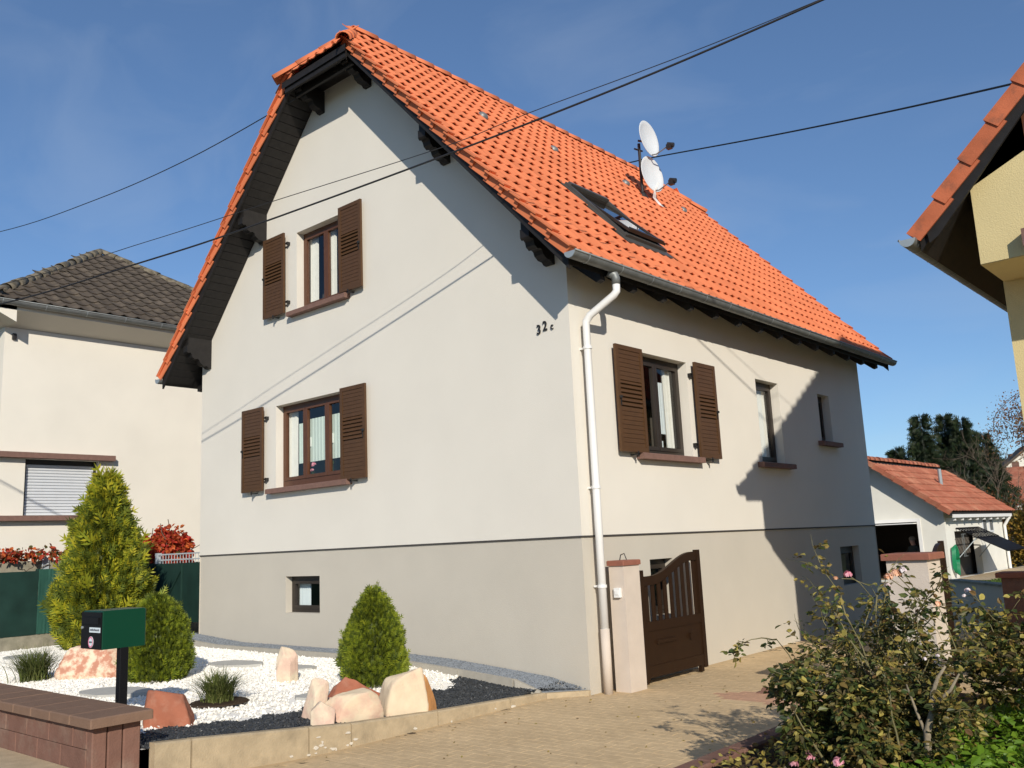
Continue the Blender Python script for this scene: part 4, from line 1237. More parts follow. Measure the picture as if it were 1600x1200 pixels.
mx0, mx1, my0, my1, mz0, mz1 = -1.93, -1.57, -4.40, -4.02, -0.745, -0.44
mbx = root('mailbox', (-1.60, -4.20, -1.36), 'green and black mailbox on a black post behind the block wall', 'mailbox')
kid('post', MB().cbox(-1.635, -1.565, -4.235, -4.165, -1.5, mz0 + 0.002, 0.005), M['black_paint'], mbx)
kid('body', MB().cbox(mx0, mx1, my0 + 0.012, my1, mz0, mz1, 0.008), M['green_box'], mbx)
dr = kid('door', MB().box(mx0 + 0.002, mx1 - 0.002, my0, my0 + 0.011, mz0 + .003, mz1 - .01), M['black_paint'], mbx)
kid('slot_flap', MB().box(mx0 + 0.04, mx1 - 0.03, my0 - 0.012, my0, mz1 - 0.105, mz1 - 0.05), M['black_paint'], dr)
kid('lock', MB().lathe([(0.012, 0), (0.012, 0.01), (0, 0.012)], frame_mat((mx0 + .03, my0, mz0 + .17), (1, 0, 0), (0, 0, 1), (0, -1, 0)), 10), M['zinc_l'], dr)
kid('name_plate', MB().box(mx0 + 0.16, mx1 - 0.008, my0 - 0.003, my0, mz0 + 0.135, mz0 + 0.175), M['paper'], dr)
pr = MB()
xx = mx0 + 0.172
while xx < mx1 - 0.03:
    w_ = random.uniform(0.008, 0.02)
    pr.box(xx, xx + w_, my0 - 0.0042, my0 - 0.003, mz0 + 0.148, mz0 + 0.163 + random.uniform(-.003, .003)); xx += w_ + 0.005
kid('name_print', pr, M['ink'], dr)
kid('sticker', MB().lathe([(0, 0.003), (0.045, 0.003), (0.045, 0)], frame_mat((mx0 + 0.19, my0, mz0 + 0.058), (1, 0, 0), (0, 0, 1), (0, -1, 0)), 24), M['paper'], dr)
kid('sticker_ring', MB().lathe([(0.033, 0.004), (0.043, 0.004), (0.043, 0.0031), (0.033, 0.0031), (0.033, 0.004)], frame_mat((mx0 + 0.19, my0, mz0 + 0.058), (1, 0, 0), (0, 0, 1), (0, -1, 0)), 24), M['pinkprint'], dr)
kid('sticker_bar', MB().box(mx0 + 0.165, mx0 + .215, my0 - 0.005, my0 - 0.003, mz0 + .052, mz0 + .064), M['ink'], dr)

# ------------------------------------------------------------------ rocks
def rock_mesh(dims, seed, rough=0.04, taper=0.25, box=0.6, cuts=8, soft=34.0):
    """block cut by planes, edges worn, surface roughened"""
    r = np.random.default_rng(seed)
    bm = bmesh.new()
    bmesh.ops.create_icosphere(bm, subdivisions=5, radius=1.0)
    planes = []
    for ax in range(3):
        for s_ in (1, -1):
            n = np.zeros(3); n[ax] = s_
            n = n + r.normal(0, 0.16, 3); n /= np.linalg.norm(n)
            planes.append((n, 1.0 * r.uniform(0.88, 1.0)))
    for _ in range(cuts):
        n = r.normal(0, 1, 3); n /= np.linalg.norm(n)
        if n[2] < -0.3: n[2] *= -1
        planes.append((n, r.uniform(0.98, 1.25)))
    PN = np.array([p[0] for p in planes]); PK = np.array([p[1] for p in planes])
    off = Vector((seed * 3.1, seed * 1.7, 0))
    for v in bm.verts:
        d = np.array(v.co); d /= np.linalg.norm(d)
        c = PN @ d
        q = np.maximum(c, 1e-6) / PK
        rad = 1.0 / (np.sum(q ** soft) ** (1 / soft))
        p = Vector(d * rad)
        n1 = noise.noise(p * 1.6 + off) + noise.noise(p * 4 + off) * 0.55 + noise.noise(p * 9 + off) * 0.35 + noise.noise(p * 20 + off) * 0.28
        p *= 1 + n1 * rough
        t = 1 - taper * max(0.0, (p.z + 0.4) / 1.4)
        v.co = Vector((p.x * t * dims[0] / 2, p.y * t * dims[1] / 2, (p.z + 1) * dims[2] / 2))
    me = bpy.data.meshes.new('rock'); bm.to_mesh(me); bm.free()
    me.shade_smooth()
    return me
def rock(x, y, dims, rz, seed, m, label, tilt=(0, 0), sink=0.075, **kw):
    o = solo('rock', rock_mesh(dims, seed, **kw), m, label, 'rock')
    o.location = (x, y, zg(x, y) - sink)
    o.rotation_euler = (tilt[0], tilt[1], rz)
    return o
V41 = RAD(41)
rock(-5.30, -2.72, (1.0, 0.6, 0.42), V41, 3, M['rock_q'], 'veined pink and white rock under the mailbox', rough=0.09, taper=0.55)
rock(-2.58, -1.93, (0.19, 0.15, 0.42), 0.5, 8, M['rock_p'], 'tall narrow pink standing stone on the white gravel', tilt=(0.0, -0.06), taper=0.12, box=0.6)
rock(-1.42, -3.90, (0.44, 0.30, 0.33), V41, 12, M['rock_r'], 'reddish rock striped by the mailbox post shadow', taper=0.3, box=0.65, rough=0.03)
rock(-0.55, -2.98, (0.22, 0.20, 0.24), V41, 21, M['rock_p'], 'small pinkish stone at the left end of the kerbside rock group', taper=0.15, box=0.7, rough=0.03)
rock(-0.84, -2.84, (0.17, 0.13, 0.36), V41 + 0.5, 22, M['rock_p'], 'tall thin pink slab behind the small left stone of the rock group', tilt=(0.05, 0.10), taper=0.2, box=0.6)
rock(-0.56, -2.62, (0.52, 0.24, 0.31), V41 + 0.5, 23, M['rock_c'], 'wide cream boulder in the middle of the kerbside rock group', taper=0.25, box=0.6, rough=0.03)
rock(-0.56, -2.08, (0.42, 0.30, 0.42), V41 + 0.5, 24, M['rock_c'], 'tall cream and pink boulder at the right of the rock group', taper=0.25, box=0.7, rough=0.03)
rock(-0.47, -1.84, (0.12, 0.28, 0.40), V41 - 0.2, 25, M['rock_o'], 'thin ochre slab leaning on the tall right boulder', tilt=(0, -0.18), taper=0.35, box=0.6, rough=0.03)
rock(-1.02, -2.32, (0.50, 0.16, 0.30), V41 + 0.3, 26, M['rock_r'], 'flat dark red stone behind the cream boulders', taper=0.5, box=0.5, rough=0.03)
rock(-0.98, -2.66, (0.30, 0.20, 0.20), V41, 27, M['rock_q'], 'small brown pink stone wedged behind the wide cream boulder', taper=0.3, rough=0.07)
# stepping stones lying in the gravel
for (x, y, a, b, rz, lab) in ((-3.65, -3.30, 0.95, 0.55, 0.3, 'pale stepping stone beside the mailbox post'), (-4.55, -1.35, 0.9, 0.5, 0.2, 'pale stepping stone right of the round thuja'), (-1.55, -2.25, 0.55, 0.4, 0.9, 'pale stepping stone behind the rock group'), (-8.6, -2.3, 0.8, 0.6, 0.1, 'pale stepping stone far left by the fence'), (-3.4, -1.25, 0.6, 0.4, 0.1, 'pale stepping stone left of the standing stone')):
    n = 9
    P = []
    rr = random.Random(int(abs(x * 100)))
    for i in range(n):
        t = 2 * math.pi * i / n
        q = Vector((a / 2 * math.cos(t) * rr.uniform(.88, 1.08), b / 2 * math.sin(t) * rr.uniform(.88, 1.08), 0))
        q.rotate(Matrix.Rotation(rz, 3, 'Z'))
        P.append((x + q.x, y + q.y, zg(x, y) - 0.02))
    solo('stepping_stone', MB().prism(P, (0, 0, 0.042)), M['slab'], lab, 'stepping stone', 'stepping stones in the gravel')

# ------------------------------------------------------------------ foliage
def spray_template(n_side=3):
    V, F = [], []
    def dia(b, t, w):
        b, t = np.array(b, float), np.array(t, float)
        d = t - b; s_ = np.array([-d[1], d[0], 0]); s_ = s_ / (np.linalg.norm(s_) + 1e-9) * w
        k = len(V)
        m_ = b + d * 0.45
        V.extend([b, m_ + s_, t, m_ - s_]); F.append((k, k + 1, k + 2, k + 3))
    dia((0, 0, 0), (0, 1, 0.06), 0.065)
    for i in range(n_side):
        f = 0.12 + 0.24 * i
        L_ = 0.52 - 0.11 * i
        for s_ in (1, -1):
            dia((0, f, 0), (s_ * L_ * 0.72, f + L_ * 0.75, 0.05 * ((i + (s_ > 0)) % 2)), 0.055)
    return np.array(V), np.array(F)
SPV, SPF = spray_template()
def orient(p, d, roll, s_):
    d = Vector(d).normalized()
    a = d.cross(Vector((0, 0, 1)))
    if a.length < 1e-3: a = Vector((1, 0, 0))
    a.normalize(); b = a.cross(d)
    e1 = a * math.cos(roll) + b * math.sin(roll); e2 = d.cross(e1) * -1
    return frame_mat(p, e1 * s_, d * s_, e1.cross(d) * s_)
def conifer_bush(name, c, H, prof, size, n, m1, m2, label, cat, seed, upness=0.9, frac2=0.35, wisps=0, rag=0.16):
    """prof(h in 0..1) -> radius"""
    r = np.random.default_rng(seed)
    o = root(name, c, label, cat)
    A, B_ = [], []
    lump = [Vector(r.normal(0, 1, 3)) for _ in range(3)]
    for i in range(n):
        h = r.uniform(0.0, 1.0) ** 0.85
        a = r.uniform(0, 2 * math.pi)
        R = prof(h)
        lum = 1 + rag * noise.noise(Vector((math.cos(a) * 2.3, math.sin(a) * 2.3, h * H * 3.0 + seed)))
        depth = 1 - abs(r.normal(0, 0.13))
        p = Vector(c) + Vector((math.cos(a) * R * lum * depth, math.sin(a) * R * lum * depth, h * H))
        d = Vector((math.cos(a), math.sin(a), upness * r.uniform(0.4, 1.5))) + Vector(r.normal(0, 0.28, 3))
        q = orient(p - d.normalized() * size * 0.5, d, r.uniform(-0.9, 0.9) + math.pi / 2, size * r.uniform(0.65, 1.2) * (1.7 if r.uniform() < 0.06 else 1.0))
        dark = depth < 0.86 or r.uniform() < frac2  # deep sprays and a random share get the painted shade tone
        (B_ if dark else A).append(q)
    for i in range(wisps):
        a = r.uniform(0, 6.28); h = r.uniform(0.86, 1.0)
        p = Vector(c) + Vector((math.cos(a) * prof(h) * .6, math.sin(a) * prof(h) * .6, h * H))
        d = Vector((math.cos(a) * .5, math.sin(a) * .5, 1.1)) + Vector(r.normal(0, 0.25, 3))
        A.append(orient(p, d, r.uniform(0, 3), size * r.uniform(1.2, 2.2)))
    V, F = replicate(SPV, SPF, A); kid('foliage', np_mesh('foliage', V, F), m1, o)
    V, F = replicate(SPV, SPF, B_); kid('shade_toned_foliage', np_mesh('shade_toned_foliage', V, F), m2, o)
    pr_ = [(prof(k / 10) * 0.74, k / 10 * H * 0.95 + 0.02) for k in range(11)]
    kid('shade_core', MB().lathe([(0.0, 0.0)] + pr_, Matrix.Translation(c), 14), M['thuja_d'], o, True)  # added solid core in the shade tone, stops see-through
    kid('trunk', MB().tube([(c[0], c[1], c[2] - 0.15), (c[0], c[1], c[2] + H * 0.5)], [0.05, 0.02], 8), M['bark'], o)
    return o
def ip(xs, ys): return lambda h: float(np.interp(h, xs, ys))
zt_ = zg(-1.75, -1.42)
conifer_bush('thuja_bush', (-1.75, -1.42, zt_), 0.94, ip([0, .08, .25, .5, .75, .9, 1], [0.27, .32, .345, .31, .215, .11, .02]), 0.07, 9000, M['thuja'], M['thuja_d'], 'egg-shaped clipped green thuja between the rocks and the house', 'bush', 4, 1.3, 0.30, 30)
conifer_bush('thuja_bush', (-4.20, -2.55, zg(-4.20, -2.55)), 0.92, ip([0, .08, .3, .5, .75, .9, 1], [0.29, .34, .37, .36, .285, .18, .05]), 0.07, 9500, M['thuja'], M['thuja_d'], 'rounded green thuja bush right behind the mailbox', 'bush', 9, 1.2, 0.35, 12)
conifer_bush('golden_thuja', (-9.05, -1.0, -1.42), 2.70, ip([0, .06, .2, .35, .5, .7, .85, .95, 1], [0.46, .61, .73, .71, .62, .45, .29, .14, .04]), 0.19, 8500, M['gold'], M['gold_d'], 'large shaggy golden yellow conifer beside the green fence', 'tree', 14, 1.15, 0.42, 90, 0.30)

def grass_tuft(x, y, h, n, label, seed):
    o = root('grass_tuft', (x, y, zg(x, y)), label, 'grass tuft', 'ornamental grass tufts')
    kid('blades', blades(n, (x, y, zg(x, y) - 0.01), h, h * 0.95, 0.010, None, seed, 0.45), M['tuft'], o)
grass_tuft(-5.75, -3.28, 0.52, 700, 'arching grass tuft at the far left of the gravel', 61)
grass_tuft(-2.05, -3.05, 0.42, 600, 'arching grass tuft right of the reddish rock', 62)
solo('planting_ring', MB().lathe([(0, 0.012), (0.26, 0.012), (0.28, 0.0)], Matrix.Translation((-2.05, -3.05, zg(-2.05, -3.05))), 18), M['soil'], 'dark soil ring around the right grass tuft', 'soil')

def leaf_arrays(P, D, size, r, fold=0.25, aspect=0.5):
    """P points, D directions (n,3); diamond leaf folded on its midrib (two quads)"""
    n = len(P)
    D = D / np.linalg.norm(D, axis=1, keepdims=True)
    up_ = r.normal(0, 1, (n, 3)); up_[:, 2] += 1.2
    S = np.cross(D, up_); S /= np.linalg.norm(S, axis=1, keepdims=True) + 1e-9
    N = np.cross(S, D)
    L_ = size * r.uniform(0.6, 1.25, (n, 1))
    w = L_ * aspect * 0.5
    b = P; t = P + D * L_ - N * L_ * 0.10
    m1 = P + D * L_ * 0.35; m2 = P + D * L_ * 0.72
    V = np.stack([b, m1 + S * w + N * w * fold, m2 + S * w * .75 + N * w * fold, t, m2 - S * w * .75 + N * w * fold, m1 - S * w + N * w * fold], 1)
    F = np.array([(0, 1, 2, 3), (0, 3, 4, 5)])
    return V.reshape(-1, 3), (F[None] + (np.arange(n) * 6)[:, None, None]).reshape(-1, 4)

def rose_bush(x, y, z, H, W_, ncane, label, seed, leaf=0.055, yellow=0.3, flowers=(), density=1.0, trunk=False):
    r = np.random.default_rng(seed)
    o = root('rose_bush', (x, y, z), label, 'rose bush')
    cm = MB(); Pl, Dl = [], []
    tips = []
    def cane(p0, d0, L_, rad, lvl):
        n = 7
        pts = [Vector(p0)]; d = Vector(d0).normalized()
        for i in range(n):
            d = (d + Vector(r.normal(0, 0.16, 3)) + Vector((0, 0, 0.02 if lvl == 0 else -0.03))).normalized()
            pts.append(pts[-1] + d * L_ / n)
        cm.tube(pts, [rad * (1 - 0.75 * i / n) for i in range(n + 1)], 5)
        for i in range(1 if lvl else 2, n + 1):
            f = i / n
            k = int(r.poisson((3.2 if lvl else 2.6) * density))
            for _ in range(k):
                base = pts[i - 1].lerp(pts[i], r.uniform())
                dd = Vector(r.normal(0, 1, 3)); dd.z *= 0.6; dd.normalize()
                # compound leaf: stalk with 5 leaflets
                for q, (fo, so) in enumerate(((0.35, 1), (0.35, -1), (0.75, 1), (0.75, -1), (1.05, 0))):
                    if r.uniform() < 0.2: continue
                    sd = dd.cross(Vector((0, 0, 1))); sd = sd.normalized() if sd.length > 1e-3 else Vector((1, 0, 0))
                    Pl.append(base + dd * leaf * 1.7 * fo + sd * so * 0.004)
                    Dl.append(dd * (0.5 if so else 1) + sd * so * 0.9 + Vector((0, 0, r.uniform(-0.6, 0.25))))
            if lvl < 2 and i >= 2 and r.uniform() < 0.62:
                dd = (d + Vector(r.normal(0, 0.75, 3))).normalized()
                cane(pts[i], dd, L_ * r.uniform(0.3, 0.55), rad * 0.55, lvl + 1)
        tips.append(pts[-1])
    for i in range(ncane):
        a = r.uniform(0, 6.28); sp = r.uniform(0.1, 1.0)
        d = Vector((math.cos(a) * sp * W_ / H * 0.55, math.sin(a) * sp * W_ / H * 0.55, 1))
        cane((x + math.cos(a) * 0.10 * W_, y + math.sin(a) * 0.10 * W_, z - 0.03), d, H * r.uniform(0.65, 1.0), 0.011, 0)
    kid('canes', cm, M['cane'], o, True)
    P = np.array([tuple(q) for q in Pl]); D = np.array([tuple(q) for q in Dl]) + 1e-4
    yl = r.uniform(0, 1, len(P)) < yellow
    for mk, nm, mm in ((~yl, 'leaves', 'rose_l'), (yl, 'yellow_leaves', 'rose_y')):
        if mk.sum() > 0:
            V, F = leaf_arrays(P[mk], D[mk], leaf, r, aspect=0.62); kid(nm, np_mesh(nm, V, F), M[mm], o)
    for i, (fp, fr_, fm) in enumerate(flowers):
        t = min(tips, key=lambda q: (q - Vector(fp)).length)
        kid('flower_stalk', MB().tube([t, (t + Vector(fp)) / 2 + Vector((0, 0, .02)), Vector(fp)], 0.0028, 5), M['cane'], o)
        kid('flower', petals(fp, fr_, seed * 10 + i, 30), M[fm], o)
    return o
ZB = -1.44
rose_bush(3.58, -1.98, ZB, 0.98, 0.75, 7, 'tall rose bush with a pink bloom leaning toward the house wall', 101, 0.045, 0.28,
          [((3.70, -2.2, -0.336), 0.036, 'rose_pink'), ((3.60, -2.15, -0.36), 0.022, 'rose_peach')], 0.17)
rose_bush(3.92, -2.15, ZB, 0.92, 0.6, 6, 'rose bush with peach blooms in front of the broad pillar', 102, 0.045, 0.40,
          [((3.92, -2.0, -0.345), 0.045, 'rose_peach'), ((3.96, -2.0, -0.325), 0.036, 'rose_white'), ((3.88, -2.02, -0.365), 0.04, 'rose_peach'), ((3.86, -2.0, -0.42), 0.032, 'rose_white'), ((4.20, -2.2, -0.51), 0.03, 'rose_peach'), ((4.16, -2.4, -0.79), 0.018, 'rose_white'), ((4.23, -2.4, -0.77), 0.018, 'rose_white')], 0.11)
rose_bush(4.60, -1.25, ZB, 0.92, 0.75, 9, 'dense yellowing rose bush right of the broad pillar with white blooms', 103, 0.05, 0.42,
          [((4.18, -1.5, -0.48), 0.030, 'rose_white'), ((4.16, -1.52, -0.51), 0.02, 'rose_white')], 0.38)
rose_bush(3.66, -2.48, ZB, 0.55, 0.52, 8, 'low leafy rose bush with pink blooms at the border blocks', 104, 0.05, 0.20,
          [((3.53, -2.62, -1.33), 0.045, 'rose_pink'), ((3.45, -2.66, -1.37), 0.04, 'rose_pink'), ((3.74, -2.72, -1.32), 0.045, 'rose_pink')], 0.36)
rose_bush(4.00, -2.42, ZB, 0.58, 0.6, 8, 'sprawling rose bush with yellowing leaves at the bed centre', 105, 0.044, 0.4, [], 0.26)
rose_bush(4.95, -0.75, ZB, 0.85, 0.8, 8, 'rose bush at the right edge near the yellow house', 106, 0.05, 0.35, [], 0.7)
rose_bush(3.62, -1.35, ZB, 0.60, 0.5, 6, 'small rose bush behind the tall one near the driveway', 107, 0.045, 0.35, [], 0.2)
# old pale rose stem
sr = root('rose_bush', (4.16, -2.52, ZB), 'old rose with a thick pale bare stem at the bottom right', 'rose bush')
kid('trunk', MB().tube([(4.13, -2.53, ZB - .05), (4.15, -2.50, -1.28), (4.155, -2.49, -1.16), (4.19, -2.47, -1.05), (4.195, -2.45, -0.96), (4.23, -2.44, -0.88), (4.27, -2.42, -0.82)], [0.022, 0.019, 0.020, 0.016, 0.013, 0.010, 0.006], 8), M['bark_w'], sr, True)
kid('branch', MB().tube([(4.20, -2.47, -1.02), (4.29, -2.45, -0.94), (4.33, -2.4, -0.86)], [0.011, 0.009, 0.005], 7), M['bark_w'], sr, True)
kid('branch', MB().tube([(4.16, -2.50, -1.2), (4.10, -2.46, -1.06), (4.05, -2.42, -0.93)], [0.010, 0.008, 0.005], 7), M['bark_w'], sr, True)
# fresh green cover
r_ = np.random.default_rng(77)
n = 9000
P = np.stack([r_.uniform(3.9, 6.5, n), r_.uniform(-3.4, 0.3, n), np.zeros(n)], 1)
hh = np.array([0.16 + 0.16 * (0.5 + 0.5 * noise.noise(Vector((p[0] * 2.1, p[1] * 2.1, 3)))) for p in P]) * np.clip((P[:, 0] - 3.75) * 1.6, 0.25, 1)
P[:, 2] = ZB + hh * r_.uniform(0.1, 1.0, n) ** 0.6
D = r_.normal(0, 1, (n, 3)); D[:, 2] = np.abs(D[:, 2]) * 0.3 - 0.1
V, F = leaf_arrays(P, D, 0.052, r_, aspect=0.8)
struct('ground_cover', np_mesh('ground_cover', V, F), M['green_l'], 'stuff')
n = 3600
P = np.stack([r_.uniform(2.99, 4.6, n), r_.uniform(-3.4, 0.2, n), np.full(n, ZB)], 1); P[:, 2] += r_.uniform(0.0, 0.10, n)
D = r_.normal(0, 1, (n, 3)); D[:, 2] *= 0.4
V, F = leaf_arrays(P, D, 0.045, r_, aspect=0.55)
r2_ = np.random.default_rng(9)
Pd = np.stack([r2_.uniform(-0.2, 2.8, 150), r2_.uniform(-3.6, 3.5, 150), np.full(150, ZD + 0.004)], 1)
Pd[:, 2] = [zdrive(a_, b_) + 0.006 for a_, b_ in Pd[:, :2]]
Pd = Pd[~((Pd[:, 0] < 0.5) & (Pd[:, 1] > -0.1))]
Dd = r2_.normal(0, 1, (len(Pd), 3)); Dd[:, 2] = 0.02
Vd, Fd = leaf_arrays(Pd, Dd, 0.028, r2_, aspect=0.5)
struct('driveway_litter', np_mesh('driveway_litter', Vd, Fd), M['rose_y'], 'stuff')
struct('fallen_leaves', np_mesh('fallen_leaves', V, F), M['rose_y'], 'stuff')
def grass_field(n, x0, x1, y0, y1, z, h, w, seed):
    r = np.random.default_rng(seed)
    b = np.stack([r.uniform(x0, x1, n), r.uniform(y0, y1, n), np.full(n, z)], 1)
    a = r.uniform(0, 6.28, n); ll = h * r.uniform(.5, 1.2, n)
    s_ = np.stack([np.cos(a), np.sin(a), 0 * a], 1) * w
    t = b + np.stack([r.normal(0, .4, n) * ll, r.normal(0, .4, n) * ll, ll], 1)
    V = np.stack([b - s_, b + s_, t], 1).reshape(-1, 3)
    return np_mesh('grass', V, np.arange(3 * n).reshape(-1, 3))
struct('bed_grass', grass_field(14000, 4.6, 7.0, -2.2, 0.5, ZB, 0.22, 0.006, 5), M['grass_l'], 'stuff')
struct('lawn_grass', grass_field(26000, -1.2, 6, 12, 26, -1.64, 0.07, 0.02, 6), M['grass_l'], 'stuff')

# ------------------------------------------------------------------ neighbour house on the left
NX = -13.0
nb = root('house', (-17, 2.2, -1.6), 'cream neighbouring house with mossy dark hipped roof and closed roller shutter', 'house')
NY0, NY1 = -1.33, 5.80
win = rect(-0.826, 0.624, 0.936, 2.06)
nw = wall_mesh(rect(NY0, NY1, -1.8, 4.66), [win], lambda a, b: (NX, a, b), (-0.16, 0, 0))
nw.add([(NX, NY0, -1.8), (-21, NY0, -1.8), (-21, NY0, 4.66), (NX, NY0, 4.66)], [(3, 2, 1, 0)])
nw.add([(NX, NY1, -1.8), (-21, NY1, -1.8), (-21, NY1, 4.66), (NX, NY1, 4.66)], [(0, 1, 2, 3)])
nw.add([(-21, NY0, -1.8), (-21, NY1, -1.8), (-21, NY1, 4.66), (-21, NY0, 4.66)], [(3, 2, 1, 0)])
kid('wall', nw, M['nwall'], nb)
lt = kid('lintel', MB().box(NX - .02, NX + 0.16, NY0 - 0.16, 0.90, 2.062, 2.17).box(-15.5, NX - .021, NY0 - 0.16, NY0 + .02, 2.062, 2.17), M['sill'], nb)
kid('sill', MB().box(NX - .02, NX + 0.16, NY0 - 0.16, 0.52, 0.835, 0.934).box(-15.5, NX - .021, NY0 - 0.16, NY0 + .02, 0.835, 0.934), M['sill'], nb)
sh_o = kid('roller_shutter', MB().box(NX - 0.15, NX - 0.13, -0.82, -0.76, 0.936, 2.06).box(NX - 0.15, NX - 0.13, 0.56, 0.62, 0.936, 2.06).box(NX - .16, NX - .15, -.82, .62, .936, 2.06), M['iron'], nb)
ns = 17
for k in range(ns):
    z0 = 0.94 + k * (1.02 / ns)
    zz = 1.02 / ns
    P = [(NX - 0.15, -0.76, z0), (NX - 0.128, -0.76, z0 + zz * 0.25), (NX - 0.128, -0.76, z0 + zz * 0.75), (NX - 0.15, -0.76, z0 + zz * 0.97)]
    kid('slat', MB().prism(P, (0, 1.32, 0)), M['gshut'], sh_o)
kid('lamp', MB().cbox(NX, NX + 0.06, -1.20, -1.12, 4.42, 4.54, 0.01), M['iron'], nb)
ex0, ex1, ey0, ey1, ez, apx = -21.5, -12.5, -1.83, 6.30, 5.06, Vector((-17.0, 2.235, 7.97))
kid('soffit', MB().prism([(NX - .02, ey0 + .05, 4.66), (ex1 + .02, ey0 + .05, 4.90), (ex1 + .02, ey0 + .05, 4.98), (NX - .02, ey0 + .05, 4.98)], (0, ey1 - ey0 - .1, 0)).prism([(ex1 + .02, NY0 + .02, 4.66), (ex1 + .02, ey0 + .02, 4.90), (ex1 + .02, ey0 + .02, 4.98), (ex1 + .02, NY0 + .02, 4.98)], (-9.0, 0, 0)), M['nwall'], nb)
dk = MB().add([(ex1, ey0, ez), (ex1, ey1, ez), (ex0, ey1, ez), (ex0, ey0, ez), tuple(apx), (ex1, ey0, ez - .06), (ex1, ey1, ez - .06), (ex0, ey1, ez - .06), (ex0, ey0, ez - .06)],
              [(0, 1, 4), (1, 2, 4), (2, 3, 4), (3, 0, 4), (8, 7, 6, 5), (0, 5, 6, 1), (1, 6, 7, 2), (2, 7, 8, 3), (3, 8, 5, 0)])
nr = kid('roof', dk, M['tile_d'], nb)
TV2, TF2 = tile_template(0.30, 0.43, 0.042, 0.035, 0.016)
uu = Vector((apx.x - ex1, 0, apx.z - ez)); hl = uu.length; uu.normalize(); N_ = Vector((uu.z, 0, -uu.x))
def inside_n(p, c, q):
    f = 1 - q / hl
    y = p.y + 0.15
    return ey0 + (apx.y - ey0) * (1 - f) + 0.10 < y < ey1 + (apx.y - ey1) * (1 - f) - 0.10
mm = slope_mats(Vector((ex1 + 0.03, ey0, ez)), Vector((0, 1, 0)), uu, N_, ey1 - ey0, int(hl / 0.335), 0.335, 0.30, inside_n, 0.0, False)
place_pieces('roof_tile', TV2, TF2, mm, M['tile_d'], nr, 300)
uu2 = Vector((0, apx.y - ey0, apx.z - ez)); hl2 = uu2.length; uu2.normalize(); N2 = Vector((0, -uu2.z, uu2.y))
mm = slope_mats(Vector((ex0, ey0 - .03, ez)), Vector((1, 0, 0)), uu2, N2, 9.0, int(hl2 / 0.335), 0.335, 0.30, lambda p, c, q: abs(p.x + .15 - apx.x) < 4.5 * (1 - q / hl2) - .15, 0.0, False)
V, F = replicate(TV2, TF2, mm)
o = kid('front_slope_tiles', np_mesh('front_slope_tiles', V, F), M['tile_d'], nr); o['kind'] = 'stuff'
for cx2, cy2 in ((ex1, ey0), (ex1, ey1), (ex0, ey0)):
    cap_line((cx2, cy2, ez + 0.02), tuple(apx + Vector((0, 0, 0.05))), 16, 0.12, (0, 0, 1), M['lichen'], nr, 'hip_cap', 0.012)
gutter(ex1 + 0.10, ez - 0.02, ey0 - 0.05, ey1, 0.085, nb, step=0.8)

# ------------------------------------------------------------------ boundary fences, vine
fe = root('boundary_fence', (-10.5, -2.0, -1.45), 'dark green windbreak fence on a concrete base left of the garden', 'fence')
kid('concrete_base', MB().box(-10.62, -10.5, -4.6, 0.62, -1.9, -1.165), M['concrete'], fe)
def sheet(p0, p1, z0, z1, m, name, parent, seed, amp=0.015):
    n, k = 26, 8
    p0, p1 = Vector(p0), Vector(p1)
    nn = Vector((p1.y - p0.y, -(p1.x - p0.x), 0)).normalized()
    V, F = [], []
    for th in (0, 0.004):
        for j in range(k + 1):
            for i in range(n + 1):
                q = p0.lerp(p1, i / n); z = z0 + (z1 - z0) * j / k
                V.append(q + nn * (amp * noise.noise(Vector((i * 0.6, j * 0.7, seed))) + th) + Vector((0, 0, z)))
    M_ = (n + 1) * (k + 1)
    for j in range(k):
        for i in range(n):
            a = j * (n + 1) + i
            F.append((a, a + 1, a + n + 2, a + n + 1)); F.append((M_ + a, M_ + a + n + 1, M_ + a + n + 2, M_ + a + 1))
    kid(name, MB().add(V, F), m, parent, True)
sheet((-10.49, -4.6, 0), (-10.49, -1.45, 0), -1.175, -0.125, M['mesh_g'], 'windbreak', fe, 3, 0.03)
sheet((-10.485, -1.45, 0), (-10.485, -1.0, 0), -1.17, -0.10, M['mesh_g2'], 'windbreak', fe, 4, 0.02)
sheet((-10.49, -1.0, 0), (-10.49, 0.6, 0), -1.17, -0.09, M['mesh_g'], 'windbreak', fe, 5, 0.03)
for y in (-4.5, -3.0, -1.45, 0.0):
    kid('post', MB().tube([(-10.54, y, -1.3), (-10.54, y, -0.09)], 0.022, 8), M['mesh_g'], fe)
sg_ = root('side_gate', (-9.2, 0.62, -1.2), 'green mesh side gate with pale bars between fence and house', 'gate')
sheet((-8.02, 0.60, 0), (-10.46, 0.60, 0), -1.13, -0.105, M['mesh_g'], 'windbreak', sg_, 9, 0.006)
fm_ = MB()
for z in (-1.10, 0.06, -0.04):
    fm_.box(-10.46, -8.0, 0.625, 0.645, z - .012, z + .012)
kid('rail', fm_, M['galva'], sg_)
x = -10.44
while x < -8.0:
    kid('bar', MB().tube([(x, 0.635, -1.10), (x, 0.635, 0.06)], 0.007, 6), M['galva'], sg_)
    x += 0.105
kid('post', MB().box(-10.50, -10.40, 0.62, 0.70, -1.5, 0.09), M['galva'], sg_)
kid('brace', MB().tube([(-10.2, 0.59, -0.95), (-9.45, 0.59, -0.2)], 0.016, 6).tube([(-9.45, 0.59, -1.1), (-9.45, .59, -.13)], 0.02, 6), M['mesh_g'], sg_)
cf = root('concrete_fence', (-11.4, -1.5, -1.4), 'grey textured concrete panel fence behind the green windbreak', 'fence')
yy = -4.6
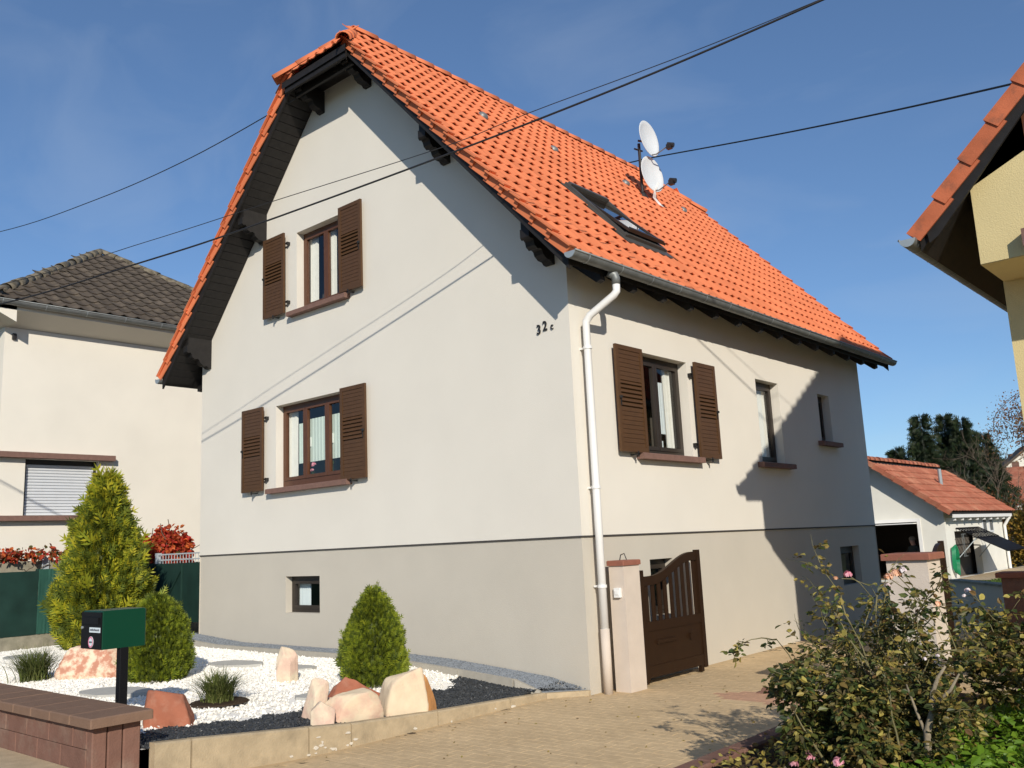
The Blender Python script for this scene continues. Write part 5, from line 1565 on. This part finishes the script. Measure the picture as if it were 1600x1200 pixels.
while yy < 0.8:
    kid('post', MB().cbox(-11.46, -11.34, yy - 0.06, yy + 0.06, -1.6, 0.10, 0.01), M['galva'], cf)
    for z in (-1.5, -0.72):
        kid('panel', MB().box(-11.43, -11.37, yy + 0.065, yy + 1.135, z, z + 0.77), M['concrete'], cf)
    yy += 1.2
kid('post', MB().cbox(-11.46, -11.34, 0.74, 0.86, -1.6, 0.10, 0.01), M['galva'], cf)
kid('infill', MB().box(-11.42, -11.38, 0.865, 4.0, -1.5, -0.1), M['concrete'], cf)
def vine(c, size, n, label, seed, mats_, leaf=0.10):
    r = np.random.default_rng(seed)
    o = root('vine', c, label, 'vine')
    st_ = MB()
    for i in range(7):
        p = Vector(c) + Vector((r.normal(0, .05), r.normal(0, size[1] * .3), -0.3)); pts = [p]
        d = Vector((r.normal(0, .2), r.normal(0, .7), 0.8))
        for q in range(6):
            d = (d + Vector(r.normal(0, .35, 3)) - Vector((0, 0, 0.12))).normalized(); pts.append(pts[-1] + d * size[2] * 0.3)
        st_.tube(pts, 0.008, 5)
    kid('stems', st_, M['bark'], o)
    for q, (m_, fr_) in enumerate(mats_):
        k = int(n * fr_)
        th = r.uniform(0, 6.28, k); ph = np.arccos(r.uniform(-0.3, 1, k)); rr = r.uniform(.55, 1, k)
        P = np.stack([np.sin(ph) * np.cos(th) * rr * size[0], np.sin(ph) * np.sin(th) * rr * size[1], np.cos(ph) * rr * size[2]], 1)
        P *= np.array([[1 + 0.35 * noise.noise(Vector(p * 3.0) + Vector((seed, 0, 0)))] for p in P])
        D = P / (np.linalg.norm(P, axis=1, keepdims=True) + 1e-6) * 0.4 + r.normal(0, .5, (k, 3)) - np.array([0, 0, .5])
        V, F = leaf_arrays(P + np.array(c), D, leaf, r, aspect=0.75)
        kid('leaves', np_mesh('leaves', V, F), M[m_], o)
vine((-11.2, 1.22, 0.05), (0.35, 0.55, 0.58), 2400, 'bright red creeper mound above the side gate', 71, [('vine', 0.95), ('vine_g', 0.05)], 0.09)
vine((-11.35, -1.15, 0.10), (0.2, 0.85, 0.18), 380, 'red and green creeper trailing over the concrete fence', 72, [('vine', 0.6), ('vine_g', 0.4)], 0.085)
vine((-11.45, -1.85, 0.12), (0.2, 0.35, 0.22), 160, 'small red creeper at the left end of the concrete fence', 73, [('vine', 0.8), ('vine_g', 0.2)], 0.085)

# ------------------------------------------------------------------ yellow house on the right
yh = root('house', (7.9, 5.5, ZD), 'yellow rendered house with orange verge tiles at the right edge', 'house')
YX, YZ, YS = 3.46, 2.655, 1.12
RX = YX + 4.6
def yz(x): return YZ + (x - YX) * YS if x < RX else YZ + (2 * RX - x - YX) * YS
yy0, yy1 = 0.92, 9.0
w_up = wall_mesh([(3.95, 2.27), (2 * RX - 3.95, 2.27), (2 * RX - 3.95, yz(3.95) - .2), (RX, yz(RX) - .2), (3.95, yz(3.95) - .2)], [rect(4.47, 5.6, 2.40, 3.75)], lambda a, b: (a, 1.05, b), (0, 0.15, 0))
w_up.box(3.95, 4.3, 1.055, 1.9, 2.27, 2.86)
w_up.box(3.949, 2 * RX - 3.949, 1.06, 1.92, 2.265, 2.33)
kid('upper_wall', w_up, M['ywall'], yh)
lw = MB().box(3.94, 2 * RX - 3.94, 1.88, 8.8, -1.8, 2.27).box(3.945, 2 * RX - 3.945, 1.94, 8.8, 2.27, 2.92)
lw.prism([(3.97, 8.79, 2.92), (2 * RX - 3.97, 8.79, 2.92), (RX, 8.79, yz(RX) - .25)], (0, -7.5, 0))
kid('wall', lw, M['ywall'], yh)
kid('window_frame', MB().box(4.45, 4.52, 1.03, 1.13, 2.4, 3.75).box(4.52, 5.6, 1.05, 1.11, 3.67, 3.75).box(5.53, 5.6, 1.03, 1.13, 2.4, 3.67), M['frame'], yh)
kid('window_pane', MB().add([(4.52, 1.15, 2.45), (5.55, 1.15, 2.45), (5.55, 1.15, 3.70), (4.52, 1.15, 3.70)], [(0, 1, 2, 3)]), M['glass'], yh)
kid('ledge', MB().box(4.33, 5.0, 0.93, 1.05, 2.32, 2.48), M['sill'], yh)
ydk = MB()
for sg in (1, -1):
    q = lambda x: x if sg == 1 else 2 * RX - x
    P = [(q(YX + .03), yy0 + .02, yz(YX + .03) - .03), (q(RX), yy0 + .02, yz(RX) - .03), (q(RX), yy0 + .02, yz(RX) - .2), (q(YX + .03), yy0 + .02, yz(YX + .03) - .2)]
    ydk.prism(P, (0, yy1 - yy0 - .04, 0))
yr = kid('roof', ydk, M['darkwood'], yh)
for sg in (1, -1):
    q = lambda x: x if sg == 1 else 2 * RX - x
    P = [(q(YX + .10), yy0 - .012, yz(YX + .10) - .05), (q(RX), yy0 - .012, yz(RX) - .05), (q(RX), yy0 - .012, yz(RX) - .29), (q(YX + .20), yy0 - .012, yz(YX + .2) - .29), (q(YX + .12), yy0 - .012, yz(YX + .12) - .25)]
    kid('barge_board', MB().prism(P, (0, 0.03, 0)), M['darkwood'], yr)
Uy = Vector((1, 0, YS)).normalized(); Ny = Vector((-Uy.z, 0, Uy.x))
Ly = (RX - YX) * math.sqrt(1 + YS * YS)
for r2 in range(int(Ly / 0.39) + 1):
    p = Vector((YX, yy0 - 0.03, YZ)) + Uy * (r2 * 0.39)
    a, b = -0.03, 0.43
    P = [p + Uy * a + Ny * 0.062, p + Uy * b + Ny * 0.025, p + Uy * b - Ny * 0.125, p + Uy * a - Ny * 0.09]
    P[0] = P[0] - Vector((0, 0.018, 0)); P[3] = P[3] - Vector((0, 0.018, 0))
    mb = MB().prism([tuple(k) for k in P], (0, 0.02, 0))
    Q = [p + Uy * a + Ny * 0.042, p + Uy * b + Ny * 0.005, p + Uy * b + Ny * 0.025, p + Uy * a + Ny * 0.062]
    mb.prism([tuple(k + Vector((0, .02, 0))) for k in Q], (0, 0.16, 0))
    Q = [p + Uy * (a + .002) + Ny * 0.042, p + Uy * (a + .02) + Ny * 0.042, p + Uy * (a + .02) - Ny * 0.02, p + Uy * (a + .002) - Ny * 0.02]
    mb.prism([tuple(k + Vector((0, .004, 0))) for k in Q], (0, 0.16, 0))
    kid('verge_tile', mb, M['tile2'], yr)
TV3, TF3 = tile_template(0.26, 0.47, 0.04, 0.035, 0.016)
mm = slope_mats(Vector((YX, yy1, YZ)), Vector((0, -1, 0)), Uy, Ny, yy1 - yy0 - .1, int(Ly / .39), 0.39, 0.26)
V, F = replicate(TV3, TF3, mm)
o = kid('slope_tiles', np_mesh('slope_tiles', V, F), M['tile2'], yr); o['kind'] = 'stuff'
Uz, Nz_ = Vector((-Uy.x, 0, Uy.z)), Vector((-Ny.x, 0, Ny.z))
mm = slope_mats(Vector((2 * RX - YX, yy0, YZ)), Vector((0, 1, 0)), Uz, Nz_, yy1 - yy0 - .1, int(Ly / .39), 0.39, 0.26)
V, F = replicate(TV3, TF3, mm)
o = kid('rear_slope_tiles', np_mesh('rear_slope_tiles', V, F), M['tile2'], yr); o['kind'] = 'stuff'
gutter(YX - 0.05, YZ - 0.055, yy0 - .10, yy1, 0.075, yh, side=-1, step=0.55)

# ------------------------------------------------------------------ garage at the back
gr_ = root('garage', (-4.49, 24, -1.64), 'white garage with red tiled roof and open door behind the house', 'garage')
GX0, GX1, GR = -6.54, -2.44, -4.49
GY0, GY1 = 21.0, 27.6
GE, GT = 0.50, 2.05
gs = (GT - GE) / (GX1 - GR)
def gz(x): return GT - abs(x - GR) * gs
gfw = wall_mesh([(GX0, -1.8), (GX1, -1.8), (GX1, GE), (GR, GT), (GX0, GE)], [rect(-6.1, -3.22, -1.64, 0.09)], lambda a, b: (a, GY0, b), (0, 0.2, 0))
gsw = wall_mesh(rect(GY0, GY1, -1.8, GE), [rect(21.85, 24.5, -1.64, -0.25)], lambda a, b: (GX1, a, b), (-0.2, 0, 0))
gw_ = MB().add(gfw.v, gfw.f).add(gsw.v, gsw.f)
gw_.add([(GX0, GY0, -1.8), (GX0, GY1, -1.8), (GX0, GY1, GE), (GX0, GY0, GE)], [(3, 2, 1, 0)])
gw_.add([(GX0, GY1, -1.8), (GX1, GY1, -1.8), (GX1, GY1, GE), (GR, GY1, GT), (GX0, GY1, GE)], [(0, 1, 2, 3, 4)])
kid('wall', gw_, M['gwall'], gr_)
kid('inner_wall', MB().box(-2.85, -2.80, 21.1, 27.5, -1.64, 0.5).box(-6.4, -2.9, 26.0, 26.1, -1.64, .5), M['room'], gr_)
kid('floor', MB().box(GX0, GX1, GY0 + .01, GY1, -1.75, -1.645), M['walk'], gr_)
kid('ceiling', MB().box(GX0 + .1, GX1 - .21, GY0 + .21, GY1 - .1, 0.3, 0.34), M['room'], gr_)
kid('door_frame', MB().box(-3.22, -3.12, GY0 - .02, GY0 + .0, -1.64, 0.19).box(-6.2, -3.22, GY0 - .02, GY0, 0.09, 0.19), M['white'], gr_)
kid('door_edge', MB().box(-6.1, -3.23, GY0 - .35, GY0 + .5, 0.03, 0.06), M['white'], gr_)
gdk = MB()
for sg in (1, -1):
    q = lambda x: x if sg == 1 else 2 * GR - x
    xe = GX1 + 0.28
    P = [(q(xe), GY0 - .35, gz(xe) + .04), (q(GR), GY0 - .35, GT + .04), (q(GR), GY0 - .35, GT - .08), (q(xe), GY0 - .35, gz(xe) - .08)]
    gdk.prism(P, (0, GY1 - GY0 + .7, 0))
g_r = kid('roof', gdk, M['darkwood'], gr_)
Ug = Vector((GR - (GX1 + .3), 0, GT - gz(GX1 + .3))); Lg = Ug.length; Ug.normalize(); Ng = Vector((Ug.z, 0, -Ug.x))
TV4, TF4 = tile_template(0.30, 0.46, 0.035, 0.04, 0.02)
mm = slope_mats(Vector((GX1 + .31, GY0 - .38, gz(GX1 + .31) + .045)), Vector((0, 1, 0)), Ug, Ng, GY1 - GY0 + .76, int(Lg / 0.37), 0.37, 0.30, None, 0.0, False)
place_pieces('roof_tile', TV4, TF4, mm, M['tile_g'], g_r, 300)
Ul, Nl = Vector((-Ug.x, 0, Ug.z)), Vector((-Ng.x, 0, Ng.z))
mm = slope_mats(Vector((2 * GR - GX1 - .31, GY1 + .38, gz(GX1 + .31) + .045)), Vector((0, -1, 0)), Ul, Nl, GY1 - GY0 + .76, int(Lg / 0.37), 0.37, 0.30, None, 0.0, False)
V, F = replicate(TV4, TF4, mm)
o = kid('far_slope_tiles', np_mesh('far_slope_tiles', V, F), M['tile_g'], g_r); o['kind'] = 'stuff'
cap_line((GR, GY0 - .4, GT + 0.05), (GR, GY1 + .4, GT + 0.05), 18, 0.13, (0, 0, 1), M['tile_g'], g_r)
skirt(Ug, Ng, Vector((GX1 + .31, GY0 - .40, gz(GX1 + .31) + .045)), 0.37, int(Lg / .37) + 1, 0, 0.14, 0.02, 1, M['tile_g'], g_r)
kid('eave_trim', MB().box(GX1 + .27, GX1 + .31, GY0 - .1, GY1 + .1, gz(GX1 + .3) - .12, gz(GX1 + .3) - .02), M['white'], gr_)
for k in range(9):
    kid('rafter_tail', MB().box(GX1 + .002, GX1 + .26, GY0 + .2 + k * .8, GY0 + .28 + k * .8, gz(GX1 + .3) - .2, gz(GX1 + .3) - .121), M['white'], gr_)
kid('downpipe', MB().tube([(GX1 + .30, GY1 - .1, .2), (GX1 + .08, GY1 - .1, -0.15), (GX1 + .08, GY1 - .1, -1.62)], 0.05, 8), M['white'], gr_)
fx = -3.35
kid('flue', MB().tube([(fx, 24.3, gz(fx)), (fx, 24.3, gz(fx) + 0.62)], 0.06, 10), M['zinc_l'], g_r)
for ya, yb in ((24.95, 25.45), (25.75, 26.25)):
    w_o = kid('window', MB().box(GX1 + .003, GX1 + .03, ya, yb, -0.35, 0.40), M['gshut'], gr_)
    kid('pane', MB().box(GX1 + .031, GX1 + .034, ya + .07, yb - .07, -0.28, 0.33), M['zinc'], w_o)
hd = MB()
hA = (Vector((GX1 + .03, 22.0, -0.16)), Vector((GX1 + .03, 24.4, -0.16)))
hD = Vector((1.15, 0.75, -0.72))
def hp(f, g): return hA[0].lerp(hA[1], f) + hD * g
for k in range(9):
    hd.tube([hp(k / 8, 0), hp(k / 8, 0.42)], 0.018, 5)
for g in (0.0, 0.21, 0.42):
    hd.tube([hp(0, g), hp(1, g)], 0.02, 5)
hdo = kid('tilt_door', hd, M['black_paint'], gr_)
kid('door_panel', MB().prism([hp(0, .42), hp(1, .42), hp(1, 1.0), hp(0, 1.0)], (0, 0, -0.03)), M['black_paint'], hdo)
kid('stay', MB().tube([hp(0.02, .4), Vector((GX1 - .05, 22.0, -1.1))], 0.015, 5).tube([hp(.98, .4), Vector((GX1 - .05, 24.4, -1.1))], 0.015, 5), M['zinc_l'], hdo)
kid('side_fence', MB().box(GX1 + .25, GX1 + .27, 21.6, 22.0, -0.35, -0.33).box(GX1 + .25, GX1 + .27, 21.6, 22.0, -1.0, -.98).tube([(GX1 + .26, 21.65, -1.0), (GX1 + .26, 21.65, -.34)], .008, 5).tube([(GX1 + .26, 21.8, -1.0), (GX1 + .26, 21.8, -.34)], .008, 5), M['zinc'], gr_)
hs = MB()
for k in range(5):
    c_ = Vector((GX1 + .06 + .02 * k, 21.25 + .02 * k, -1.08)); R1_, R2_ = 0.13 + 0.012 * k, 0.36 + .02 * k
    hs.tube([c_ + Vector((0.01 * math.sin(3 * t), R1_ * math.cos(t), R2_ * math.sin(t))) for t in [2 * math.pi * i / 18 for i in range(19)]], 0.016, 5)
solo('garden_hose', hs, M['hose'], 'coiled green garden hose hanging on the white garage wall', 'hose', smooth=True)

# ------------------------------------------------------------------ person sitting in the garage
pe = root('person', (-3.58, 21.5, -1.645), 'person in dark jacket sitting inside the open garage doorway', 'person')
J = [(0, 0, 0.50), (0, 0.02, 0.72), (0, 0.04, 0.93), (0.0, 0.03, 1.04), (0.0, 0.0, 1.13), (0, -0.015, 1.22),
     (0.17, 0.04, 0.94), (0.25, -0.06, 0.72), (0.16, -0.26, 0.66), (0.10, -0.34, 0.66),
     (-0.17, 0.04, 0.94), (-0.25, -0.04, 0.70), (-0.16, -0.24, 0.62), (-0.08, -0.33, 0.62),
     (0.10, -0.02, 0.48), (0.14, -0.42, 0.48), (0.14, -0.44, 0.10), (0.14, -0.55, 0.05),
     (-0.10, -0.02, 0.48), (-0.15, -0.40, 0.48), (-0.15, -0.44, 0.10), (-0.15, -0.55, 0.05)]
Ed = [(0, 1), (1, 2), (2, 3), (3, 4), (4, 5), (2, 6), (6, 7), (7, 8), (8, 9), (2, 10), (10, 11), (11, 12), (12, 13), (0, 14), (14, 15), (15, 16), (16, 17), (0, 18), (18, 19), (19, 20), (20, 21)]
Rr = [.15, .14, .15, .055, .085, .085, .07, .05, .04, .032, .07, .05, .04, .032, .09, .065, .045, .04, .09, .065, .045, .04]
pm = bpy.data.meshes.new('body'); pm.from_pydata(J, Ed, [])
po = bpy.data.objects.new('body', pm); COL.objects.link(po)
sm = po.modifiers.new('skin', 'SKIN'); sm.use_smooth_shade = True
for i, sv in enumerate(pm.skin_vertices[0].data):
    sv.radius = (Rr[i], Rr[i] * (0.72 if i in (0, 1, 2) else 1.0)); sv.use_root = (i == 0)
po.modifiers.new('sub', 'SUBSURF').levels = 2
me = bpy.data.meshes.new_from_object(po.evaluated_get(bpy.context.evaluated_depsgraph_get()))
bpy.data.objects.remove(po); 
me.materials.clear()
for k in ('jacket', 'jeans', 'skin'): me.materials.append(M[k])
for p_ in me.polygons:
    c = p_.center
    p_.material_index = 2 if (c.z > 1.03 or (c.y < -0.27 and 0.55 < c.z < 0.75)) else (1 if c.z < 0.55 else 0)
me.transform(Matrix.Translation((-3.58, 21.5, -1.645)) @ Matrix.Rotation(-0.5, 4, 'Z'))
bo = kid('body', me, M['jacket'], pe, True)
hc = Vector((-3.58, 21.5, -1.645 + 1.20))
kid('hair', MB().lathe([(0.095, 0.0), (0.1, 0.05), (0.085, 0.09), (0.05, 0.115), (0.0, 0.122)], Matrix.Translation(hc + Vector((0.0, 0.01, -0.02))), 14), M['hair'], pe, True)
so_ = root('stool', (-3.58, 21.52, -1.645), 'small dark stool under the person in the garage', 'stool')
kid('seat', MB().cbox(-3.76, -3.40, 21.36, 21.7, -1.25, -1.21, 0.01), M['black_paint'], so_)
for dx in (-0.15, 0.15):
    for dy in (-0.12, 0.15):
        kid('leg', MB().tube([(-3.58 + dx, 21.52 + dy, -1.645), (-3.58 + dx * .9, 21.52 + dy * .9, -1.25)], 0.015, 6), M['black_paint'], so_)

# ------------------------------------------------------------------ cables
def cable(name, pts, r, label, m=M['cable']):
    P = [Vector(p) for p in pts]
    out = []
    for i in range(len(P) - 1):
        p0, p1, p2, p3 = P[max(i - 1, 0)], P[i], P[i + 1], P[min(i + 2, len(P) - 1)]
        for k in range(8):
            t = k / 8
            out.append(0.5 * ((2 * p1) + (p2 - p0) * t + (2 * p0 - 5 * p1 + 4 * p2 - p3) * t * t + (3 * p1 - p0 - 3 * p2 + p3) * t ** 3))
    out.append(P[-1])
    solo(name, MB().tube(out, r, 6), m, label, 'cable', 'overhead cables', True)
cable('overhead_cable', [(16, 3.3, 7.3), (9, 1.35, 5.75), (3.26, -0.23, 4.67), (0.48, -1.03, 4.23), (-3.05, -2.04, 3.84), (-5.0, -2.6, 3.70), (-7.47, -3.30, 3.59), (-12, -4.6, 3.66), (-20, -6.9, 4.3)], 0.0105, 'thicker of the two cables crossing in front of the gable')
cable('overhead_cable', [(16, 4.25, 7.6), (9, 1.95, 6.05), (3.15, -0.01, 4.82), (0.37, -0.94, 4.40), (-0.64, -1.28, 4.24), (-2.87, -2.02, 4.06), (-4.61, -2.61, 3.91), (-7.1, -3.44, 3.76), (-12, -5.1, 3.80), (-20, -7.8, 4.4)], 0.0045, 'thinner of the two cables crossing in front of the gable')
cable('overhead_cable', [(-4.55, -0.42, 6.62), (-7.5, -0.46, 6.66), (-11, -0.5, 6.95), (-15.93, -0.55, 7.622), (-24, -0.7, 9.2)], 0.008, 'thin cable running left from the upper left bracket of the gable')
cable('overhead_cable', [(2.7, 15.81, 10.35), (-1.86, 19.48, 12.46), (-7.27, 22.39, 14.46), (-13.94, 25.2, 16.71), (-18.0, 27.05, 18.1), (-31.92, 30.25, 21.95)], 0.03, 'thick cable passing behind the dishes toward the yellow house')

# ------------------------------------------------------------------ background trees and far houses
def spruce(x, y, z, H, R, label, seed):
    r = np.random.default_rng(seed)
    o = root('spruce_tree', (x, y, z), label, 'tree', 'conifers behind the garage')
    kid('trunk', MB().tube([(x, y, z - .2), (x + .05, y, z + H * .55), (x, y, z + H * 0.98)], [H * .018, H * .011, 0.02], 7), M['bark'], o)
    A = []
    nl = int(H * 6)
    for k in range(nl):
        h = 0.06 + 0.94 * k / nl
        n = int(9 + 12 * (1 - h))
        for q in range(n):
            a = r.uniform(0, 6.28)
            L_ = R * (1 - h) ** 0.8 * r.uniform(0.6, 1.2) + 0.12
            d0 = Vector((math.cos(a), math.sin(a), 0))
            m_ = max(3, int(L_ / 0.17))
            for s_ in range(m_):
                f = (s_ + 0.4) / m_
                p = Vector((x, y, z + h * H)) + d0 * L_ * f + Vector((0, 0, -0.30 * L_ * f * f + 0.10 * L_ * f))
                dd = d0 + Vector((r.normal(0, .55), r.normal(0, .55), r.uniform(-0.7, 0.25)))
                A.append(orient(p, dd, r.uniform(-.8, .8) + 1.57, r.uniform(0.34, 0.62)))
    kid('inner_branches', MB().lathe([(R * .5, H * .05), (R * .4, H * .3), (R * .2, H * .6), (0.02, H * .9)], Matrix.Translation((x, y, z)), 9), M['spruce'], o)
    V, F = replicate(SPV, SPF, A)
    kid('crown', np_mesh('crown', V, F), M['spruce'], o)
ZF = -1.86
spruce(-12.8, 48.9, ZF, 6.6, 2.0, 'shortest spruce at the left of the conifers, behind the garage ridge', 201)
spruce(-11.3, 49.3, ZF, 8.5, 2.1, 'pointed spruce second from the left behind the garage', 202)
spruce(-10.3, 50.5, ZF, 8.5, 2.0, 'spruce in the middle of the conifer row', 203)
spruce(-9.2, 49.8, ZF, 8.1, 2.2, 'bushy spruce right of the middle of the conifer row', 204)
spruce(-8.3, 50.4, ZF, 7.2, 2.0, 'rightmost spruce of the conifer row', 205)
spruce(-9.9, 53.0, ZF, 7.6, 2.4, 'spruce set back behind the conifer row', 206)

def broad(name, x, y, z, H, R, label, seed, leafm, nleaf, leaf, hl_=0.35, group=None, droop=0.0, trunk_m='bark', thin=1.0):
    r = np.random.default_rng(seed)
    o = root(name, (x, y, z), label, 'tree', group)
    cm = MB(); ends = []
    def br(p, d, L_, rad, lvl):
        n = 4; pts = [Vector(p)]; d = Vector(d).normalized()
        for i in range(n):
            d = (d + Vector(r.normal(0, .14, 3)) + Vector((0, 0, 0.06 - droop * lvl * 0.2))).normalized()
            pts.append(pts[-1] + d * L_ / n)
            if lvl < 3 and i >= (1 if lvl == 0 else 0):
                for _ in range(2 if lvl else 2):
                    dd = (d + Vector(r.normal(0, .55, 3))).normalized()
                    br(pts[-1], dd, L_ * r.uniform(.38, .6), rad * .55, lvl + 1)
            if lvl >= 2: ends.append(pts[-1])
        cm.tube(pts, [rad * (1 - .6 * i / n) for i in range(n + 1)], 5 if lvl else 8)
    br((x, y, z - .1), (0, 0, 1), H * 0.62, H * .018 * thin, 0)
    kid('trunk', cm, M[trunk_m], o)
    if nleaf:
        E_ = np.array([tuple(e) for e in ends])
        idx = r.integers(0, len(E_), nleaf)
        P = E_[idx] + r.normal(0, R * 0.16, (nleaf, 3)); P[:, 2] -= droop * r.uniform(0, 1.2, nleaf)
        D = r.normal(0, 1, (nleaf, 3)); D[:, 2] -= 0.5
        V, F = leaf_arrays(P, D, leaf, r, aspect=0.7)
        kid('crown', np_mesh('crown', V, F), M[leafm], o)
broad('bare_tree', -6.3, 42.5, ZF, 6.3, 1.2, 'leafless tree right of the conifers', 221, None, 0, 0.1, thin=0.45)
broad('birch_tree', 0.9, 31.5, ZF, 9.8, 1.5, 'tall birch with thin reddish autumn leaves by the yellow house', 222, 'birch', 42000, 0.085, droop=0.9, thin=0.3)
def hedge(x, y, z, dims, n, label, seed, m, leaf=0.14):
    r = np.random.default_rng(seed)
    o = root('hedge', (x, y, z), label, 'hedge')
    th = r.uniform(0, 6.28, n); ph = np.arccos(r.uniform(-0.2, 1, n)); rr = r.uniform(.6, 1.0, n)
    P = np.stack([np.sin(ph) * np.cos(th) * rr * dims[0], np.sin(ph) * np.sin(th) * rr * dims[1], np.abs(np.cos(ph)) ** .7 * rr * dims[2]], 1)
    P *= np.array([[1 + 0.22 * noise.noise(Vector(p * 1.1) + Vector((seed, 0, 0)))] for p in P])
    P[:, 2] = np.abs(P[:, 2])
    D = P + r.normal(0, 1.0, (n, 3))
    V, F = leaf_arrays(P + np.array((x, y, z)), D, leaf, r, aspect=0.7)
    kid('leaves', np_mesh('leaves', V, F), M[m], o)
    st_ = MB()
    for i in range(14):
        a = r.uniform(0, 6.28); q = r.uniform(0.1, .75)
        st_.tube([(x + r.normal(0, .2), y + r.normal(0, .2), z - .1), (x + math.cos(a) * dims[0] * q * .5, y + math.sin(a) * dims[1] * q * .5, z + dims[2] * .45), (x + math.cos(a) * dims[0] * q, y + math.sin(a) * dims[1] * q, z + dims[2] * .85)], [.04, .03, .01], 5)
    kid('branches', st_, M['bark'], o)
hedge(-1.6, 33.5, ZF, (2.4, 2.5, 3.1), 9000, 'golden brown autumn hedge behind the garage lawn', 231, 'autumn')
hedge(1.6, 31.5, ZF, (2.6, 2.2, 2.9), 7000, 'golden brown autumn hedge at the far right behind the lawn', 232, 'autumn')
hedge(-5.6, 40.5, ZF, (2.2, 2.0, 3.2), 5000, 'dull olive shrub beside the leafless tree', 233, 'vine_g', 0.12)
struct('hill', grid(-160, 120, 30, 60, 330, 20, lambda x, y: -2.2 + 5.5 * min(1, max(0, (y - 62) / 60)) + 4 * max(0, (y - 120) / 200) + 0.5 * math.sin(x * .06)), M['terrain'])
def far_house(x, y, z, w, d, h, rh, rz, wm, rm, label):
    o = root('house', (x, y, z), label, 'house')
    Rz = Matrix.Translation((x, y, z)) @ Matrix.Rotation(rz, 4, 'Z')
    def tr(mb):
        mb.v = [tuple(Rz @ Vector(v)) for v in mb.v]; return mb
    wl = MB().box(-w / 2, w / 2, -d / 2, d / 2, -1, h).prism([(-w / 2, -d / 2, h), (w / 2, -d / 2, h), (0, -d / 2, h + rh * .97)], (0, d, 0))
    kid('wall', tr(wl), M[wm], o)
    rf = MB()
    for s_ in (1, -1):
        rf.prism([(s_ * (w / 2 + .4), -d / 2 - .4, h - .4 * rh / (w / 2)), (0, -d / 2 - .4, h + rh), (0, -d / 2 - .4, h + rh + .25), (s_ * (w / 2 + .4), -d / 2 - .4, h - .4 * rh / (w / 2) + .25)], (0, d + .8, 0))
    ro = kid('roof', tr(rf), M[rm], o)
    kid('chimney', tr(MB().box(w * .1, w * .1 + .5, 0, .5, h + rh * .5, h + rh + .7)), M['block'], ro)
    for k in (-0.22, 0.22):
        kid('window', tr(MB().box(k * w - .5, k * w + .5, -d / 2 - .03, -d / 2 + .02, h - 1.7, h - .4)), M['frame_d'], o)
far_house(-14.6, 92, 0.2, 8, 9, 3.8, 3.2, 0.35, 'nwall', 'tile_d', 'distant white house with steep dark gable right of the conifers')
far_house(-17.5, 95, 0.3, 7, 9, 3.6, 2.2, -0.6, 'nwall', 'tile_d', 'distant white house with low dark roof beside the conifers')
far_house(-11.2, 72, -1.0, 9, 6, 2.6, 2.4, 1.75, 'gwall', 'tile_g', 'distant house with broad red roof above the garage')
